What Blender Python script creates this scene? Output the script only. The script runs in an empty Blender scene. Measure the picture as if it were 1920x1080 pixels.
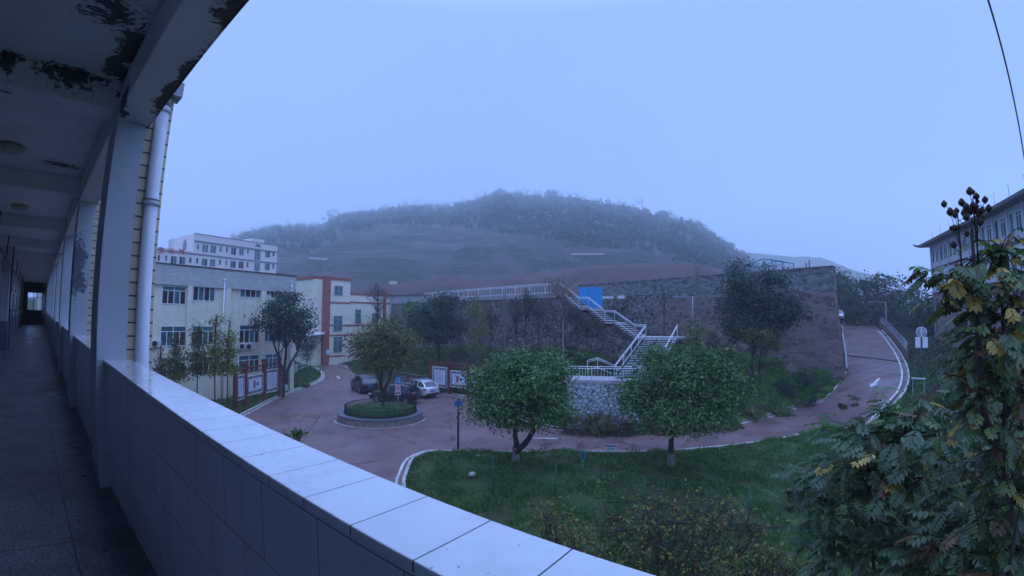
import bpy, math, random
import numpy as np
from mathutils import Vector, Matrix, noise
R = math.radians
scene = bpy.context.scene
col = scene.collection

# ------------------------------------------------------------------ camera
# The photograph comes from a wide action-camera lens; its barrel curvature was measured and is given as a lens polynomial.
CAM_YAW, CAM_PITCH, CAM_ROLL = R(52.712), R(3.708), R(0.622)
K = (0.0636105, 0.000266266, -8.208453e-05, 2.196363e-06)      # angle = sum K[i] * r**(i+1), r in mm on a 36 mm wide sensor
cf = Vector((math.sin(CAM_YAW)*math.cos(CAM_PITCH), math.cos(CAM_YAW)*math.cos(CAM_PITCH), math.sin(CAM_PITCH)))
cr0 = Vector((math.cos(CAM_YAW), -math.sin(CAM_YAW), 0)); cu0 = cr0.cross(cf)
cr = cr0*math.cos(CAM_ROLL) + cu0*math.sin(CAM_ROLL); cu = cu0*math.cos(CAM_ROLL) - cr0*math.sin(CAM_ROLL)
cam_data = bpy.data.cameras.new('camera'); cam = bpy.data.objects.new('camera', cam_data); col.objects.link(cam)
cam.matrix_world = Matrix(((cr.x, cu.x, -cf.x, 0), (cr.y, cu.y, -cf.y, 0), (cr.z, cu.z, -cf.z, 0), (0, 0, 0, 1)))
cam_data.sensor_width = 36; cam_data.clip_start = 0.05; cam_data.clip_end = 4000
cam_data.type = 'PANO'; cam_data.panorama_type = 'FISHEYE_LENS_POLYNOMIAL'
cam_data.fisheye_fov = R(200)
cam_data.fisheye_polynomial_k0 = 0
cam_data.fisheye_polynomial_k1, cam_data.fisheye_polynomial_k2, cam_data.fisheye_polynomial_k3, cam_data.fisheye_polynomial_k4 = [-k for k in K]
scene.camera = cam

# ------------------------------------------------------------------ sky, sun, exposure
SUN_EL, SUN_AZ = R(38), R(200)
SKY_HOR, SKY_MID, SKY_ZEN = (0.225, 0.375, 0.86), (0.265, 0.43, 0.95), (1.25, 1.85, 3.6)
world = bpy.data.worlds.new('World'); scene.world = world; world.use_nodes = True
nt = world.node_tree; nt.nodes.clear()
wo = nt.nodes.new('ShaderNodeOutputWorld'); bg = nt.nodes.new('ShaderNodeBackground'); bg.inputs[1].default_value = 0.125
sky = nt.nodes.new('ShaderNodeTexSky'); sky.sky_type = 'NISHITA'; sky.sun_disc = False
sky.sun_elevation = SUN_EL; sky.sun_rotation = SUN_AZ; sky.dust_density = 3
tc = nt.nodes.new('ShaderNodeTexCoord'); sx = nt.nodes.new('ShaderNodeSeparateXYZ'); ramp = nt.nodes.new('ShaderNodeValToRGB')
nt.links.new(tc.outputs['Generated'], sx.inputs[0]); nt.links.new(sx.outputs[2], ramp.inputs[0])
e = ramp.color_ramp.elements
e[0].position = 0.0; e[0].color = (*[c/4 for c in SKY_HOR], 1)
e[1].position = 0.95; e[1].color = (*[c/4 for c in SKY_ZEN], 1)
m_ = e.new(0.60); m_.color = (*[c/4 for c in SKY_MID], 1)
cn = nt.nodes.new('ShaderNodeTexNoise'); cn.inputs['Scale'].default_value = 2.2; cn.inputs['Detail'].default_value = 4
nt.links.new(tc.outputs['Generated'], cn.inputs[0])
cm = nt.nodes.new('ShaderNodeMapRange'); cm.inputs[3].default_value = 0.88; cm.inputs[4].default_value = 1.10
nt.links.new(cn.outputs[0], cm.inputs[0])
vs = nt.nodes.new('ShaderNodeVectorMath'); vs.operation = 'SCALE'; nt.links.new(ramp.outputs[0], vs.inputs[0])
mul = nt.nodes.new('ShaderNodeMath'); mul.operation = 'MULTIPLY'; mul.inputs[1].default_value = 40
nt.links.new(cm.outputs[0], mul.inputs[0]); nt.links.new(mul.outputs[0], vs.inputs['Scale'])
mx = nt.nodes.new('ShaderNodeMix'); mx.data_type = 'RGBA'; mx.inputs[0].default_value = 0.94     # a thick overcast over the clear-sky model
nt.links.new(sky.outputs[0], mx.inputs[6]); nt.links.new(vs.outputs[0], mx.inputs[7])
nt.links.new(mx.outputs[2], bg.inputs[0]); nt.links.new(bg.outputs[0], wo.inputs[0])
sun_d = bpy.data.lights.new('sun', 'SUN'); sun_d.energy = 0.5; sun_d.angle = R(25); sun_d.color = (0.5, 0.7, 1.0)
sun = bpy.data.objects.new('sun', sun_d); col.objects.link(sun)
sd = Vector((math.sin(SUN_AZ)*math.cos(SUN_EL), math.cos(SUN_AZ)*math.cos(SUN_EL), math.sin(SUN_EL)))
sun.rotation_euler = sd.to_track_quat('Z', 'Y').to_euler()
scene.view_settings.view_transform = 'Standard'; scene.view_settings.look = 'None'
scene.view_settings.exposure = 0.1; scene.view_settings.gamma = 1
scene.render.engine = 'CYCLES'
cy = scene.cycles
cy.max_bounces = 8; cy.diffuse_bounces = 5; cy.glossy_bounces = 3; cy.transmission_bounces = 4; cy.transparent_max_bounces = 6
cy.volume_bounces = 3; cy.use_denoising = True; cy.sample_clamp_indirect = 6
cy.volume_step_rate = 1; cy.volume_max_steps = 64

# ------------------------------------------------------------------ helpers
def ray(px, py):
    """Viewing direction of a pixel of the 1920 x 1080 photograph (the camera stands at the origin)."""
    u, v = (px-960)*36/1920, (540-py)*36/1920
    r = math.hypot(u, v)+1e-9
    th = K[0]*r+K[1]*r*r+K[2]*r**3+K[3]*r**4
    return (cr*u+cu*v)*(math.sin(th)/r)+cf*math.cos(th)
def atz(px, py, z): d = ray(px, py); return d*(z/d.z)
def atr(px, py, r): d = ray(px, py); return d*(r/math.hypot(d.x, d.y))

class MB:
    """Collects shapes in one frame and links them as one mesh object."""
    def __init__(s): s.v, s.f, s.m, s.k, s.sm = [], [], [], 0, []
    def add(s, vs, fs, smooth=False):
        b = len(s.v); s.v += [tuple(v) for v in vs]
        for f in fs: s.f.append([b+i for i in f]); s.m.append(s.k); s.sm.append(smooth)
        return s
    def box(s, x0, x1, y0, y1, z0, z1):
        v = [(x, y, z) for z in (z0, z1) for y in (y0, y1) for x in (x0, x1)]
        return s.add(v, [(0, 2, 3, 1), (4, 5, 7, 6), (0, 1, 5, 4), (2, 6, 7, 3), (0, 4, 6, 2), (1, 3, 7, 5)])
    def bar(s, a, b, w, h=None, up=(0, 0, 1)):
        a, b = Vector(a), Vector(b); h = h or w; d = (b-a).normalized(); up = Vector(up)
        if abs(d.dot(up)) > .95: up = Vector((0, 1, 0))
        x = d.cross(up).normalized()*w/2; y = x.cross(d).normalized()*h/2
        v = [p+i*x+j*y for p in (a, b) for i, j in ((-1, -1), (1, -1), (1, 1), (-1, 1))]
        return s.add(v, [(0, 1, 2, 3), (7, 6, 5, 4), (0, 4, 5, 1), (1, 5, 6, 2), (2, 6, 7, 3), (3, 7, 4, 0)])
    def tube(s, pts, rad, n=8, caps=True, smooth=True):
        pts = [Vector(p) for p in pts]; rad = rad if hasattr(rad, '__len__') else [rad]*len(pts)
        vs = []; up = Vector((0.31, 0.17, 1)).normalized()
        for i, p in enumerate(pts):
            d = (pts[min(i+1, len(pts)-1)]-pts[max(i-1, 0)]).normalized()
            x = d.cross(up); x = x.normalized() if x.length > .1 else d.cross(Vector((1, 0, 0))).normalized()
            y = d.cross(x)
            vs += [p+(x*math.cos(t)+y*math.sin(t))*rad[i] for t in [2*math.pi*j/n for j in range(n)]]
        fs = [(i*n+j, i*n+(j+1) % n, (i+1)*n+(j+1) % n, (i+1)*n+j) for i in range(len(pts)-1) for j in range(n)]
        s.add(vs, fs, smooth)
        if caps:
            b = len(s.v)-len(vs); L = (len(pts)-1)*n
            s.f += [[b+j for j in range(n)][::-1], [b+L+j for j in range(n)]]; s.m += [s.k]*2; s.sm += [False]*2
        return s
    def prism(s, poly, z0, z1, plane='xy'):
        """Extrude a 2-D outline. plane 'xy': along z; 'xz': outline in x,z and extruded along y."""
        n = len(poly); P = (lambda p, z: (p[0], p[1], z)) if plane == 'xy' else (lambda p, z: (p[0], z, p[1]))
        v = [P(p, z0) for p in poly]+[P(p, z1) for p in poly]
        return s.add(v, [list(range(n))[::-1], list(range(n, 2*n))]+[(i, (i+1) % n, n+(i+1) % n, n+i) for i in range(n)])
    def lathe(s, prof, n=20, o=(0, 0, 0), smooth=True):
        v = [(o[0]+r*math.cos(2*math.pi*j/n), o[1]+r*math.sin(2*math.pi*j/n), o[2]+z) for r, z in prof for j in range(n)]
        return s.add(v, [(i*n+j, i*n+(j+1) % n, (i+1)*n+(j+1) % n, (i+1)*n+j) for i in range(len(prof)-1) for j in range(n)], smooth)
    def build(s, name, mats, parent=None, bevel=0):
        me = bpy.data.meshes.new(name); me.from_pydata(s.v, [], s.f)
        mats = mats if isinstance(mats, (list, tuple)) else [mats]
        for m in mats: me.materials.append(m)
        if len(mats) > 1: me.polygons.foreach_set('material_index', s.m)
        if any(s.sm): me.polygons.foreach_set('use_smooth', s.sm)
        me.update()
        o = bpy.data.objects.new(name, me); col.objects.link(o)
        if parent: o.parent = parent
        if bevel:
            b = o.modifiers.new('bevel', 'BEVEL'); b.width = bevel; b.segments = 2; b.limit_method = 'ANGLE'
        return o
def tag(o, label=None, cat=None, group=None, kind=None):
    if label: o['label'] = label
    if cat: o['category'] = cat
    if group: o['group'] = group
    if kind: o['kind'] = kind
    return o
def thing(name, label, cat, loc=(0, 0, 0), rz=0, group=None, kind=None):
    o = bpy.data.objects.new(name, None); col.objects.link(o); o.empty_display_size = .3
    o.location = loc; o.rotation_euler = (0, 0, rz)
    return tag(o, label, cat, group, kind)
def copy_tree(o, parent=None):
    c = o.copy(); col.objects.link(c); c.parent = parent
    for ch in [x for x in bpy.data.objects if x.parent == o]: copy_tree(ch, c)
    return c
def raw_mesh(name, verts, faces_flat, loop_tot, mats, parent=None, midx=None, smooth=False):
    """Fast mesh from numpy arrays: faces_flat = all vertex indices, loop_tot = vertices per face (int)."""
    me = bpy.data.meshes.new(name); nf = len(faces_flat)//loop_tot
    me.vertices.add(len(verts)); me.vertices.foreach_set('co', np.asarray(verts, np.float32).ravel())
    me.loops.add(len(faces_flat)); me.loops.foreach_set('vertex_index', np.asarray(faces_flat, np.int32))
    me.polygons.add(nf); me.polygons.foreach_set('loop_start', np.arange(nf, dtype=np.int32)*loop_tot)
    mats = mats if isinstance(mats, (list, tuple)) else [mats]
    for m in mats: me.materials.append(m)
    if midx is not None: me.polygons.foreach_set('material_index', np.asarray(midx, np.int32))
    if smooth: me.polygons.foreach_set('use_smooth', np.ones(nf, bool))
    me.update(calc_edges=True)
    o = bpy.data.objects.new(name, me); col.objects.link(o)
    if parent: o.parent = parent
    return o

# ------------------------------------------------------------------ materials
class NT:
    def __init__(s, name):
        s.m = bpy.data.materials.new(name); s.m.use_nodes = True; s.t = s.m.node_tree; s.b = s.t.nodes['Principled BSDF']
        s.o = s.t.nodes['Material Output']
    def n(s, typ, ins={}, **kw):
        nd = s.t.nodes.new(typ)
        for k, v in kw.items(): setattr(nd, k, v)
        for k, v in ins.items():
            if hasattr(v, 'is_output'): s.t.links.new(v, nd.inputs[k])
            else: nd.inputs[k].default_value = v
        return nd
    def link(s, a, b): s.t.links.new(a, b)
    def coord(s, scale=(1, 1, 1), kind='Object', loc=(0, 0, 0), rot=(0, 0, 0)):
        c = s.n('ShaderNodeTexCoord'); mp = s.n('ShaderNodeMapping', {0: c.outputs[kind], 1: loc, 2: rot, 3: scale}); return mp.outputs[0]
    def noise(s, vec, scale, detail=4, rough=.55, dist=0): return s.n('ShaderNodeTexNoise', {'Vector': vec, 'Scale': scale, 'Detail': detail, 'Roughness': rough, 'Distortion': dist}).outputs[0]
    def ramp(s, fac, stops, interp='LINEAR'):
        r = s.n('ShaderNodeValToRGB', {0: fac}); r.color_ramp.interpolation = interp; el = r.color_ramp.elements
        while len(el) < len(stops): el.new(.5)
        for e_, (p, c) in zip(el, stops): e_.position = p; e_.color = (*c, 1) if hasattr(c, '__len__') else (c, c, c, 1)
        return r.outputs[0]
    def mix(s, fac, a, b, mode='MIX'):
        x = s.n('ShaderNodeMix', data_type='RGBA', blend_type=mode)
        for i, v in ((0, fac), (6, a), (7, b)):
            if hasattr(v, 'is_output'): s.link(v, x.inputs[i])
            else: x.inputs[i].default_value = v if i == 0 else ((*v, 1) if len(v) == 3 else v)
        return x.outputs[2]
    def math(s, op, a, b=0.5, clamp=False):
        x = s.n('ShaderNodeMath', operation=op, use_clamp=clamp)
        for i, v in ((0, a), (1, b)):
            if hasattr(v, 'is_output'): s.link(v, x.inputs[i])
            else: x.inputs[i].default_value = v
        return x.outputs[0]
    def bump(s, h, strength=.3, dist=.02): s.link(s.n('ShaderNodeBump', {'Height': h, 'Strength': strength, 'Distance': dist}).outputs[0], s.b.inputs['Normal'])
    def out(s, color=None, rough=None, metal=None, spec=None):
        for k, v in (('Base Color', color), ('Roughness', rough), ('Metallic', metal), ('Specular IOR Level', spec)):
            if v is None: continue
            if hasattr(v, 'is_output'): s.link(v, s.b.inputs[k])
            else: s.b.inputs[k].default_value = (*v, 1) if hasattr(v, '__len__') else v
        return s.m
_M = {}
def plain(name, c, rough=.6, metal=0, var=.12, scale=6, bump=.1, bscale=40, spec=.4):
    if name in _M: return _M[name]
    t = NT(name); v = t.coord(); n1 = t.noise(v, scale, 5)
    lo = [x*(1-var) for x in c]; hi = [min(1, x*(1+var)) for x in c]
    colr = t.ramp(n1, [(.3, lo), (.7, hi)])
    if bump: t.bump(t.noise(v, bscale, 3), bump, .01)
    _M[name] = t.out(colr, rough, metal, spec); return _M[name]
# ------------------------------------------------------------------ materials of the veranda
def tile_mat(name, c, joint, sx_, sz_, mortar=.012, rough=.25, axes='xz', bumpy=.2, var=.06, off=0.0, stain=0.0):
    t = NT(name); o = t.n('ShaderNodeTexCoord').outputs['Object']; sp = t.n('ShaderNodeSeparateXYZ', {0: o})
    g = t.n('ShaderNodeNewGeometry'); 
    a = {'xz': (0, 2), 'yz': (1, 2), 'xy': (0, 1)}[axes]
    if axes == 'wz':
        pass
    u = sp.outputs[a[0]]
    if axes == 'xz': u = t.math('ADD', sp.outputs[0], sp.outputs[1])
    cb = t.n('ShaderNodeCombineXYZ', {0: u, 1: sp.outputs[a[1]]})
    br = t.n('ShaderNodeTexBrick', {0: cb.outputs[0], 'Scale': 1.0, 'Mortar Size': mortar, 'Mortar Smooth': .1, 'Bias': 0, 'Brick Width': sx_, 'Row Height': sz_,
             'Color1': (*[x*(1-var) for x in c], 1), 'Color2': (*[min(1, x*(1+var)) for x in c], 1), 'Mortar': (*joint, 1)}, offset=off)
    colr = br.outputs[0]
    n1 = t.noise(o, 2.2, 6, .6)
    if stain: 
        f = t.ramp(n1, [(.52, 0), (.72, stain)]); colr = t.mix(f, colr, tuple(x*.45 for x in c))
    else:
        colr = t.mix(t.ramp(n1, [(.4, 0), (.8, .18)]), colr, tuple(x*.75 for x in c))
        st_ = t.noise(t.n('ShaderNodeMapping', {0: o, 3: (2.5, 2.5, .22)}).outputs[0], 1.6, 6, .65); colr = t.mix(t.ramp(st_, [(.50, 0), (.72, .30)]), colr, tuple(x*.45 for x in c))
    t.bump(t.math('MULTIPLY', br.outputs[1], -1), bumpy, .01)
    return t.out(colr, rough)
def paint_mat(name, c, peel=None, peelcol=(.09, .09, .085), rough=.75, stain=.12):
    """Old painted plaster. peel: list of (centre, radii, amount) where the paint has come off."""
    t = NT(name); o = t.n('ShaderNodeTexCoord').outputs['Object']
    base = t.mix(t.ramp(t.noise(o, 1.3, 6, .65), [(.35, 0), (.75, 1)]), c, tuple(x*(1-stain*2) for x in c))
    grime = t.ramp(t.noise(o, 7, 8, .7), [(.5, 0), (.8, stain*2)]); base = t.mix(grime, base, tuple(x*.6 for x in c))
    h = t.noise(o, 90, 2)
    if peel:
        tot = None
        warp = t.n('ShaderNodeTexNoise', {'Vector': o, 'Scale': 3.0, 'Detail': 3}).outputs[1]
        ow = t.n('ShaderNodeVectorMath', {0: o, 1: t.n('ShaderNodeVectorMath', {0: warp, 1: (.35, .35, .1)}, operation='MULTIPLY').outputs[0]}, operation='ADD').outputs[0]
        for cen, rad, amt in peel:
            d = t.n('ShaderNodeVectorMath', {0: ow, 1: tuple(-x-.17 if i < 2 else -x-.05 for i, x in enumerate(cen))}, operation='ADD').outputs[0]
            d = t.n('ShaderNodeVectorMath', {0: d, 1: tuple(1/r for r in rad)}, operation='MULTIPLY').outputs[0]
            l = t.n('ShaderNodeVectorMath', {0: d}, operation='LENGTH').outputs['Value']
            k = t.math('MULTIPLY', t.math('SUBTRACT', 1, l, True), amt)
            tot = k if tot is None else t.math('MAXIMUM', tot, k)
        # flaking: stretched islands of bare concrete
        mp = t.n('ShaderNodeMapping', {0: ow, 3: (15, 24, 16)}).outputs[0]
        nn = t.noise(mp, 1.0, 7, .62)
        mask = t.math('GREATER_THAN', t.math('ADD', nn, tot), .93)
        bare = t.ramp(t.noise(o, 25, 5, .7), [(.3, tuple(x*.6 for x in peelcol)), (.7, tuple(x*1.5 for x in peelcol))])
        halo = t.ramp(t.math('ADD', nn, tot), [(.80, 0), (.925, .55)]); base = t.mix(halo, base, tuple(x*.42 for x in c)); base = t.mix(mask, base, bare); h = t.math('SUBTRACT', t.math('MULTIPLY', h, .15), mask)
        t.bump(h, .5, .006)
    else: t.bump(h, .08, .005)
    return t.out(base, rough)

M_coping = tile_mat('glazed_white_tile', (.90, .91, .93), (.05, .05, .05), 5.0, .198, .0022, .16, 'xy', .25, .02)
_t = bpy.data.materials['glazed_white_tile']; _nt = _t.node_tree; _b = _nt.nodes['Principled BSDF']; _src = _b.inputs['Base Color'].links[0].from_socket
_b.inputs['Coat Weight'].default_value = 1; _b.inputs['Coat Roughness'].default_value = .12; _h = NT.__new__(NT); _h.m, _h.t, _h.b = _t, _nt, _b
_v = _h.coord(); _c = _h.mix(_h.ramp(_h.noise(_v, 70, 2, .4), [(.735, 0), (.76, .8)]), _src, (.10, .09, .08)); _c = _h.mix(_h.ramp(_h.noise(_v, 5, 7, .7), [(.50, 0), (.72, .35)]), _c, (.60, .61, .62))
_nt.links.new(_c, _b.inputs['Base Color']); _nt.links.new(_h.ramp(_h.noise(_v, 9, 5), [(.4, .10), (.7, .30)]), _b.inputs['Roughness'])
M_wallt = tile_mat('grey_wall_tile', (.76, .76, .79), (.12, .12, .12), .33, .248, .0016, .22, 'yz', .15, .03, .5)
M_pilt = tile_mat('pillar_tile', (.52, .54, .57), (.14, .14, .14), 3.0, .25, .0015, .25, 'xz', .15, .03)
M_clad = tile_mat('cream_strip_tile', (.70, .58, .38), (.02, .02, .02), 5.0, .118, .008, .35, 'xz', .4, .08)
M_col = paint_mat('column_paint', (.58, .60, .64), None, stain=.05)
M_col2 = paint_mat('column_paint_worn', (.58, .60, .64), [((.5, 8.85, .65), (.3, .6, .85), .85)], (.16, .17, .19), stain=.07)
M_ceil = paint_mat('ceiling_paint', (.80, .80, .78), [((-.05, 5.05, 2.04), (.95, .50, .4), .78), ((.38, 4.3, 2.04), (.22, 1.5, .4), .72), ((.15, 3.6, 2.04), (.5, .6, .4), .60), ((-.50, 5.05, 2.04), (.2, .5, .4), .95), ((.1, 8.3, 2.04), (.7, .5, .4), .62)], (.09, .09, .085), stain=.1)
M_beam = paint_mat('beam_paint', (.78, .78, .77), [((.71, 3.75, 1.67), (.16, 1.2, .3), .85), ((.71, 2.35, 1.67), (.22, .6, .3), .9), ((.45, 4.4, 1.67), (.08, .5, .3), .95)], (.09, .085, .08), stain=.1)
M_inwall = paint_mat('corridor_wall_paint', (.50, .51, .52), None, stain=.1)
M_dado = plain('corridor_dado_paint', (.16, .18, .22), .45)
M_dark = plain('dark_gap', (.015, .015, .015), .9)
M_pvc = plain('white_plastic_pipe', (.66, .68, .72), .35, 0, .05, 3, .03)
M_redpole = plain('dark_red_iron', (.06, .022, .02), .5)
M_door = plain('corridor_door_paint', (.10, .12, .15), .45)
M_glassd = plain('dark_window_glass', (.03, .04, .05), .08, 0, .2, 1, 0, spec=.6)
M_white_alu = plain('white_window_frame', (.72, .74, .77), .4, 0, .05, 3, .02)
t = NT('terrazzo_floor'); o_ = t.n('ShaderNodeTexCoord').outputs['Object']; sp_ = t.n('ShaderNodeSeparateXYZ', {0: o_})
v1 = t.n('ShaderNodeTexVoronoi', {'Vector': o_, 'Scale': 90.0}); chips = t.ramp(v1.outputs[1], [(.0, (.09, .092, .095)), (.55, (.17, .17, .17)), (.85, (.32, .31, .29)), (1, (.06, .06, .06))])
dirt = t.noise(o_, 1.6, 8, .7); base_ = t.mix(t.ramp(dirt, [(.42, 0), (.72, .75)]), chips, (.035, .035, .035))
vx = t.n('ShaderNodeTexBrick', {0: t.n('ShaderNodeMapping', {0: o_, 1: (-.14, -.46, 0)}).outputs[0], 'Scale': 1.0, 'Mortar Size': .005, 'Brick Width': 1.1, 'Row Height': 1.08, 'Color1': (1, 1, 1, 1), 'Color2': (.93, .93, .93, 1), 'Mortar': (.12, .12, .12, 1)}, offset=0.0)
base_ = t.mix(1.0, base_, vx.outputs[0], 'MULTIPLY')
t.bump(t.noise(o_, 60, 4), .12, .004)
M_terr = t.out(base_, t.ramp(t.noise(o_, 2.3, 6), [(.3, .24), (.7, .42)]))

# ------------------------------------------------------------------ the veranda building (the camera stands in its corridor)
FL, CT, SOF, CEIL, Y0, Y1 = -1.54, -.435, 1.667, 2.05, -5.0, 50.0
G = -8.0                                                     # campus ground level
own = thing('school_building', 'long school block whose open corridor with white tiled parapet runs along the left', 'building', (0, 0, 0))
MB().box(-1.9, .70, Y0, Y1+.3, FL-.16, FL).build('corridor_floor', M_terr, own)
MB().box(-1.9, .69, Y0, Y1+.3, CEIL, CEIL+.14).build('ceiling', M_ceil, own)
b = MB().box(.43, .700, Y0, Y1, SOF, CEIL-.002); b.box(.7005, .715, Y0, Y1, SOF-.003, CEIL+.55); b.build('edge_beam', M_beam, own, .008)
cols = [-3.9, .4, 4.72, 8.85, 13.5, 18.1, 22.6, 27.0, 31.4, 35.8, 40.2, 44.6]
cols = [c for c in cols if c != .4 and c != -3.9]
for i, y in enumerate([-3.9, .35]+cols):
    x0 = -1.3
    MB().box(x0, .428, y+.12, y+.42, 1.78, CEIL-.003).build('cross_beam', M_ceil, own, .006)
for i, y in enumerate(cols):
    c = MB().box(.44, .68, y, y+.54, CT-.012, SOF-.001).build('column', M_col2 if i == 1 else M_col, own, .006)
    MB().box(.682, .89, y+.015, y+.53, CT-3.5, CEIL+.5).build('tile_cladding', M_clad, c)
    MB().box(.44, .679, y, y+.54, FL, CT-.014).build('pillar_base', M_pilt, own, .004)
ends = [Y0]+cols+[Y1]
for i in range(len(ends)-1):
    a = ends[i] if i == 0 else ends[i]+.541; bb = ends[i+1]-.001
    w = MB().box(.533, .695, a, bb, FL-.5, CT-.03).build('parapet_wall', M_wallt, own)
    MB().box(.5, .717, a, bb, CT-.024, CT).build('coping', M_coping, w, .003)
    MB().box(.54, .60, a+.001, bb-.001, CT-.0295, CT-.0245).build('mortar_bed', M_dark, w)
# facade below and above (cream tiles)
MB().box(-1.9, .66, Y0, Y1+.3, -12.5, FL-.165).build('lower_storeys', M_clad, own)
# inner wall with doors and windows
MB().box(-1.5, -1.30, Y0, Y1, -.35, CEIL-.004).build('corridor_wall', M_inwall, own)
MB().box(-1.5, -1.285, Y0, Y1, FL+.001, -.35).build('wall_dado', M_dado, own)
for k, y in enumerate([3, 7.4, 12, 16.6, 25.5, 30, 34.5, 39, 43.5]):
    d = MB().box(-1.284, -1.25, y, y+1.0, FL+.002, .55).build('door', M_door, own)
    MB().box(-1.249, -1.21, y+.85, y+.9, -.55, -.35).build('handle', M_white_alu, d)
    wv = MB().box(-1.298, -1.27, y+1.6, y+3.3, -.4, .9).build('window', M_white_alu, own)
    MB().box(-1.269, -1.262, y+1.66, y+2.42, -.34, .84).box(-1.269, -1.262, y+2.48, y+3.24, -.34, .84).build('pane', M_glassd, wv)
MB().box(-1.284, -1.02, 20.6, 21.2, FL+.002, CEIL-.005).build('wall_pier', [M_inwall], own)
MB().box(-1.283, -1.0, 20.55, 21.25, FL+.003, -.55).build('pier_dado', M_dado, own)
for k, (x, y) in enumerate([(-1.0, 21.35), (-1.2, 40.5)]):
    MB().tube([(x, y, FL), (x, y, CEIL)], .035, 8).build('iron_pole', M_redpole, own)
for k, y in enumerate([11.5, 15.5, 19.5, 23.5, 27.5, 31.5, 35.5]):
    bk = MB(); bk.tube([(-.86-.02*k, y, CEIL-.3), (-.86-.02*k, y, 1.22)], .018, 6)
    bk.bar((-.9-.02*k, y, 1.2), (-.88-.02*k, y+3.8, 1.2), .03, .06); bk.build('hanging_bracket', M_redpole, own)
# end wall with its window
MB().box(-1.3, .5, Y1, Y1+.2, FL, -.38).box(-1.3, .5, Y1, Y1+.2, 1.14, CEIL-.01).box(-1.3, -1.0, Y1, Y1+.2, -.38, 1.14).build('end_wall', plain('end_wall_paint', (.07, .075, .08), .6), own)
w = MB(); 
for x in (-1.0, -.5, -.26, .18, .45): w.box(x, x+.05, Y1+.02, Y1+.08, -.38, 1.14)
for z in (-.38, .68, 1.10): w.box(-1.0, .5, Y1+.03, Y1+.07, z, z+.04)
w = w.build('end_window', plain('end_window_frame', (.05, .07, .09), .4), own)
t = NT('clear_window_glass'); t.b.inputs['Transmission Weight'].default_value = 1; t.b.inputs['IOR'].default_value = 1.02; t.out((.8, .85, .88), .05)
M_clear = t.m
MB().box(-.99, .49, Y1+.095, Y1+.1, -.36, 1.12).build('pane', M_clear, w)
# rain pipe beside the first column
pipe = MB(); pipe.tube([(.80, 4.70, 1.9), (.80, 4.70, -7.9)], .058, 20)
for z in (1.82, .95-.02, -1.2): pipe.tube([(.80, 4.70, z), (.80, 4.70, z+.05)], .066, 20)
pipe = pipe.build('downpipe', M_pvc, own)
c = MB(); c.tube([(.80, 4.70, .975), (.80, 4.70, .99)], .069, 20); c.box(.735, .865, 4.745, 4.80, .975, .99); c.build('clamp', plain('grey_clamp', (.25, .27, .3), .4), pipe)
MB().box(.745, .93, 4.60, 4.80, 1.98, 2.12).tube([(.80, 4.70, 1.98), (.80, 4.70, 1.88)], .062, 16).build('hopper', plain('grey_hopper', (.35, .37, .42), .5), pipe)
M_lampg = plain('yellowed_lamp_glass', (.42, .40, .30), .35)
for k, (y, lab) in enumerate([(7.7, 'round yellowed ceiling lamp, nearest along the corridor ceiling'), (12.3, 'small dull ceiling lamp beyond the first cross beam pair'), (3.2, 'ceiling lamp above the corridor behind the photographer')][:2]):
    l = MB().lathe([(0, CEIL-.11), (.09, CEIL-.105), (.15, CEIL-.08), (.18, CEIL-.035), (.17, CEIL-.012), (.0, CEIL-.012)], 24, (-.56, y, 0))
    l = l.build('ceiling_lamp', M_lampg); tag(l, lab, 'ceiling lamp', 'ceiling lamps in the corridor')
# ------------------------------------------------------------------ haze
# (built last in p8, after the ground it must enclose)
# ------------------------------------------------------------------ ground materials
t = NT('red_asphalt'); v = t.coord(); n1 = t.noise(v, .22, 6, .6); n2 = t.noise(v, 14, 5, .7)
c = t.mix(t.ramp(n1, [(.3, 0), (.7, 1)]), (.125, .070, .068), (.165, .092, .086))
c = t.mix(t.ramp(t.noise(v, 45, 3), [(.3, 0), (.8, .5)]), c, (.24, .17, .165))
c = t.mix(t.ramp(t.noise(t.coord((.35, .35, 1)), 1.7, 7, .7), [(.50, 0), (.66, .55)]), c, (.095, .060, .066))
c = t.mix(t.ramp(n2, [(.55, 0), (.8, .3)]), c, (.22, .13, .10))
sp2 = t.n('ShaderNodeTexVoronoi', {'Vector': t.coord((.16, .16, 1)), 'Scale': 1.0}, feature='DISTANCE_TO_EDGE').outputs[0]; wv = t.noise(v, 1.1, 5)
c = t.mix(t.ramp(t.math('ADD', sp2, t.math('MULTIPLY', t.math('SUBTRACT', wv, .5), .12)), [(.000, .75), (.006, 0)]), c, (.04, .028, .028))
c = t.mix(t.ramp(t.noise(t.coord((.10, .45, 1), rot=(0, 0, .9)), 1.5, 5, .6), [(.52, 0), (.64, .4)]), c, (.085, .055, .056))
c = t.mix(t.ramp(t.n('ShaderNodeTexVoronoi', {'Vector': t.coord((.45, .45, 1)), 'Scale': 1.0}).outputs[0], [(.035, .8), (.06, 0)]), c, (.13, .095, .05))
t.bump(n2, .15, .01); M_road = t.out(c, t.ramp(t.noise(v, .45, 5, .6), [(.40, .28), (.60, .70)]), spec=.4)
t = NT('wet_ramp_asphalt'); v = t.coord(); n2 = t.noise(v, 12, 5, .7)
c = t.mix(t.ramp(t.noise(v, .5, 6, .65), [(.35, 0), (.7, 1)]), (.10, .062, .062), (.16, .10, .096))
t.bump(n2, .1, .01); M_ramp = t.out(c, t.ramp(t.noise(t.coord((.5, .25, 1), rot=(0, 0, .5)), .5, 4, .5), [(.35, .26), (.62, .5)]), spec=.5)
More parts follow.
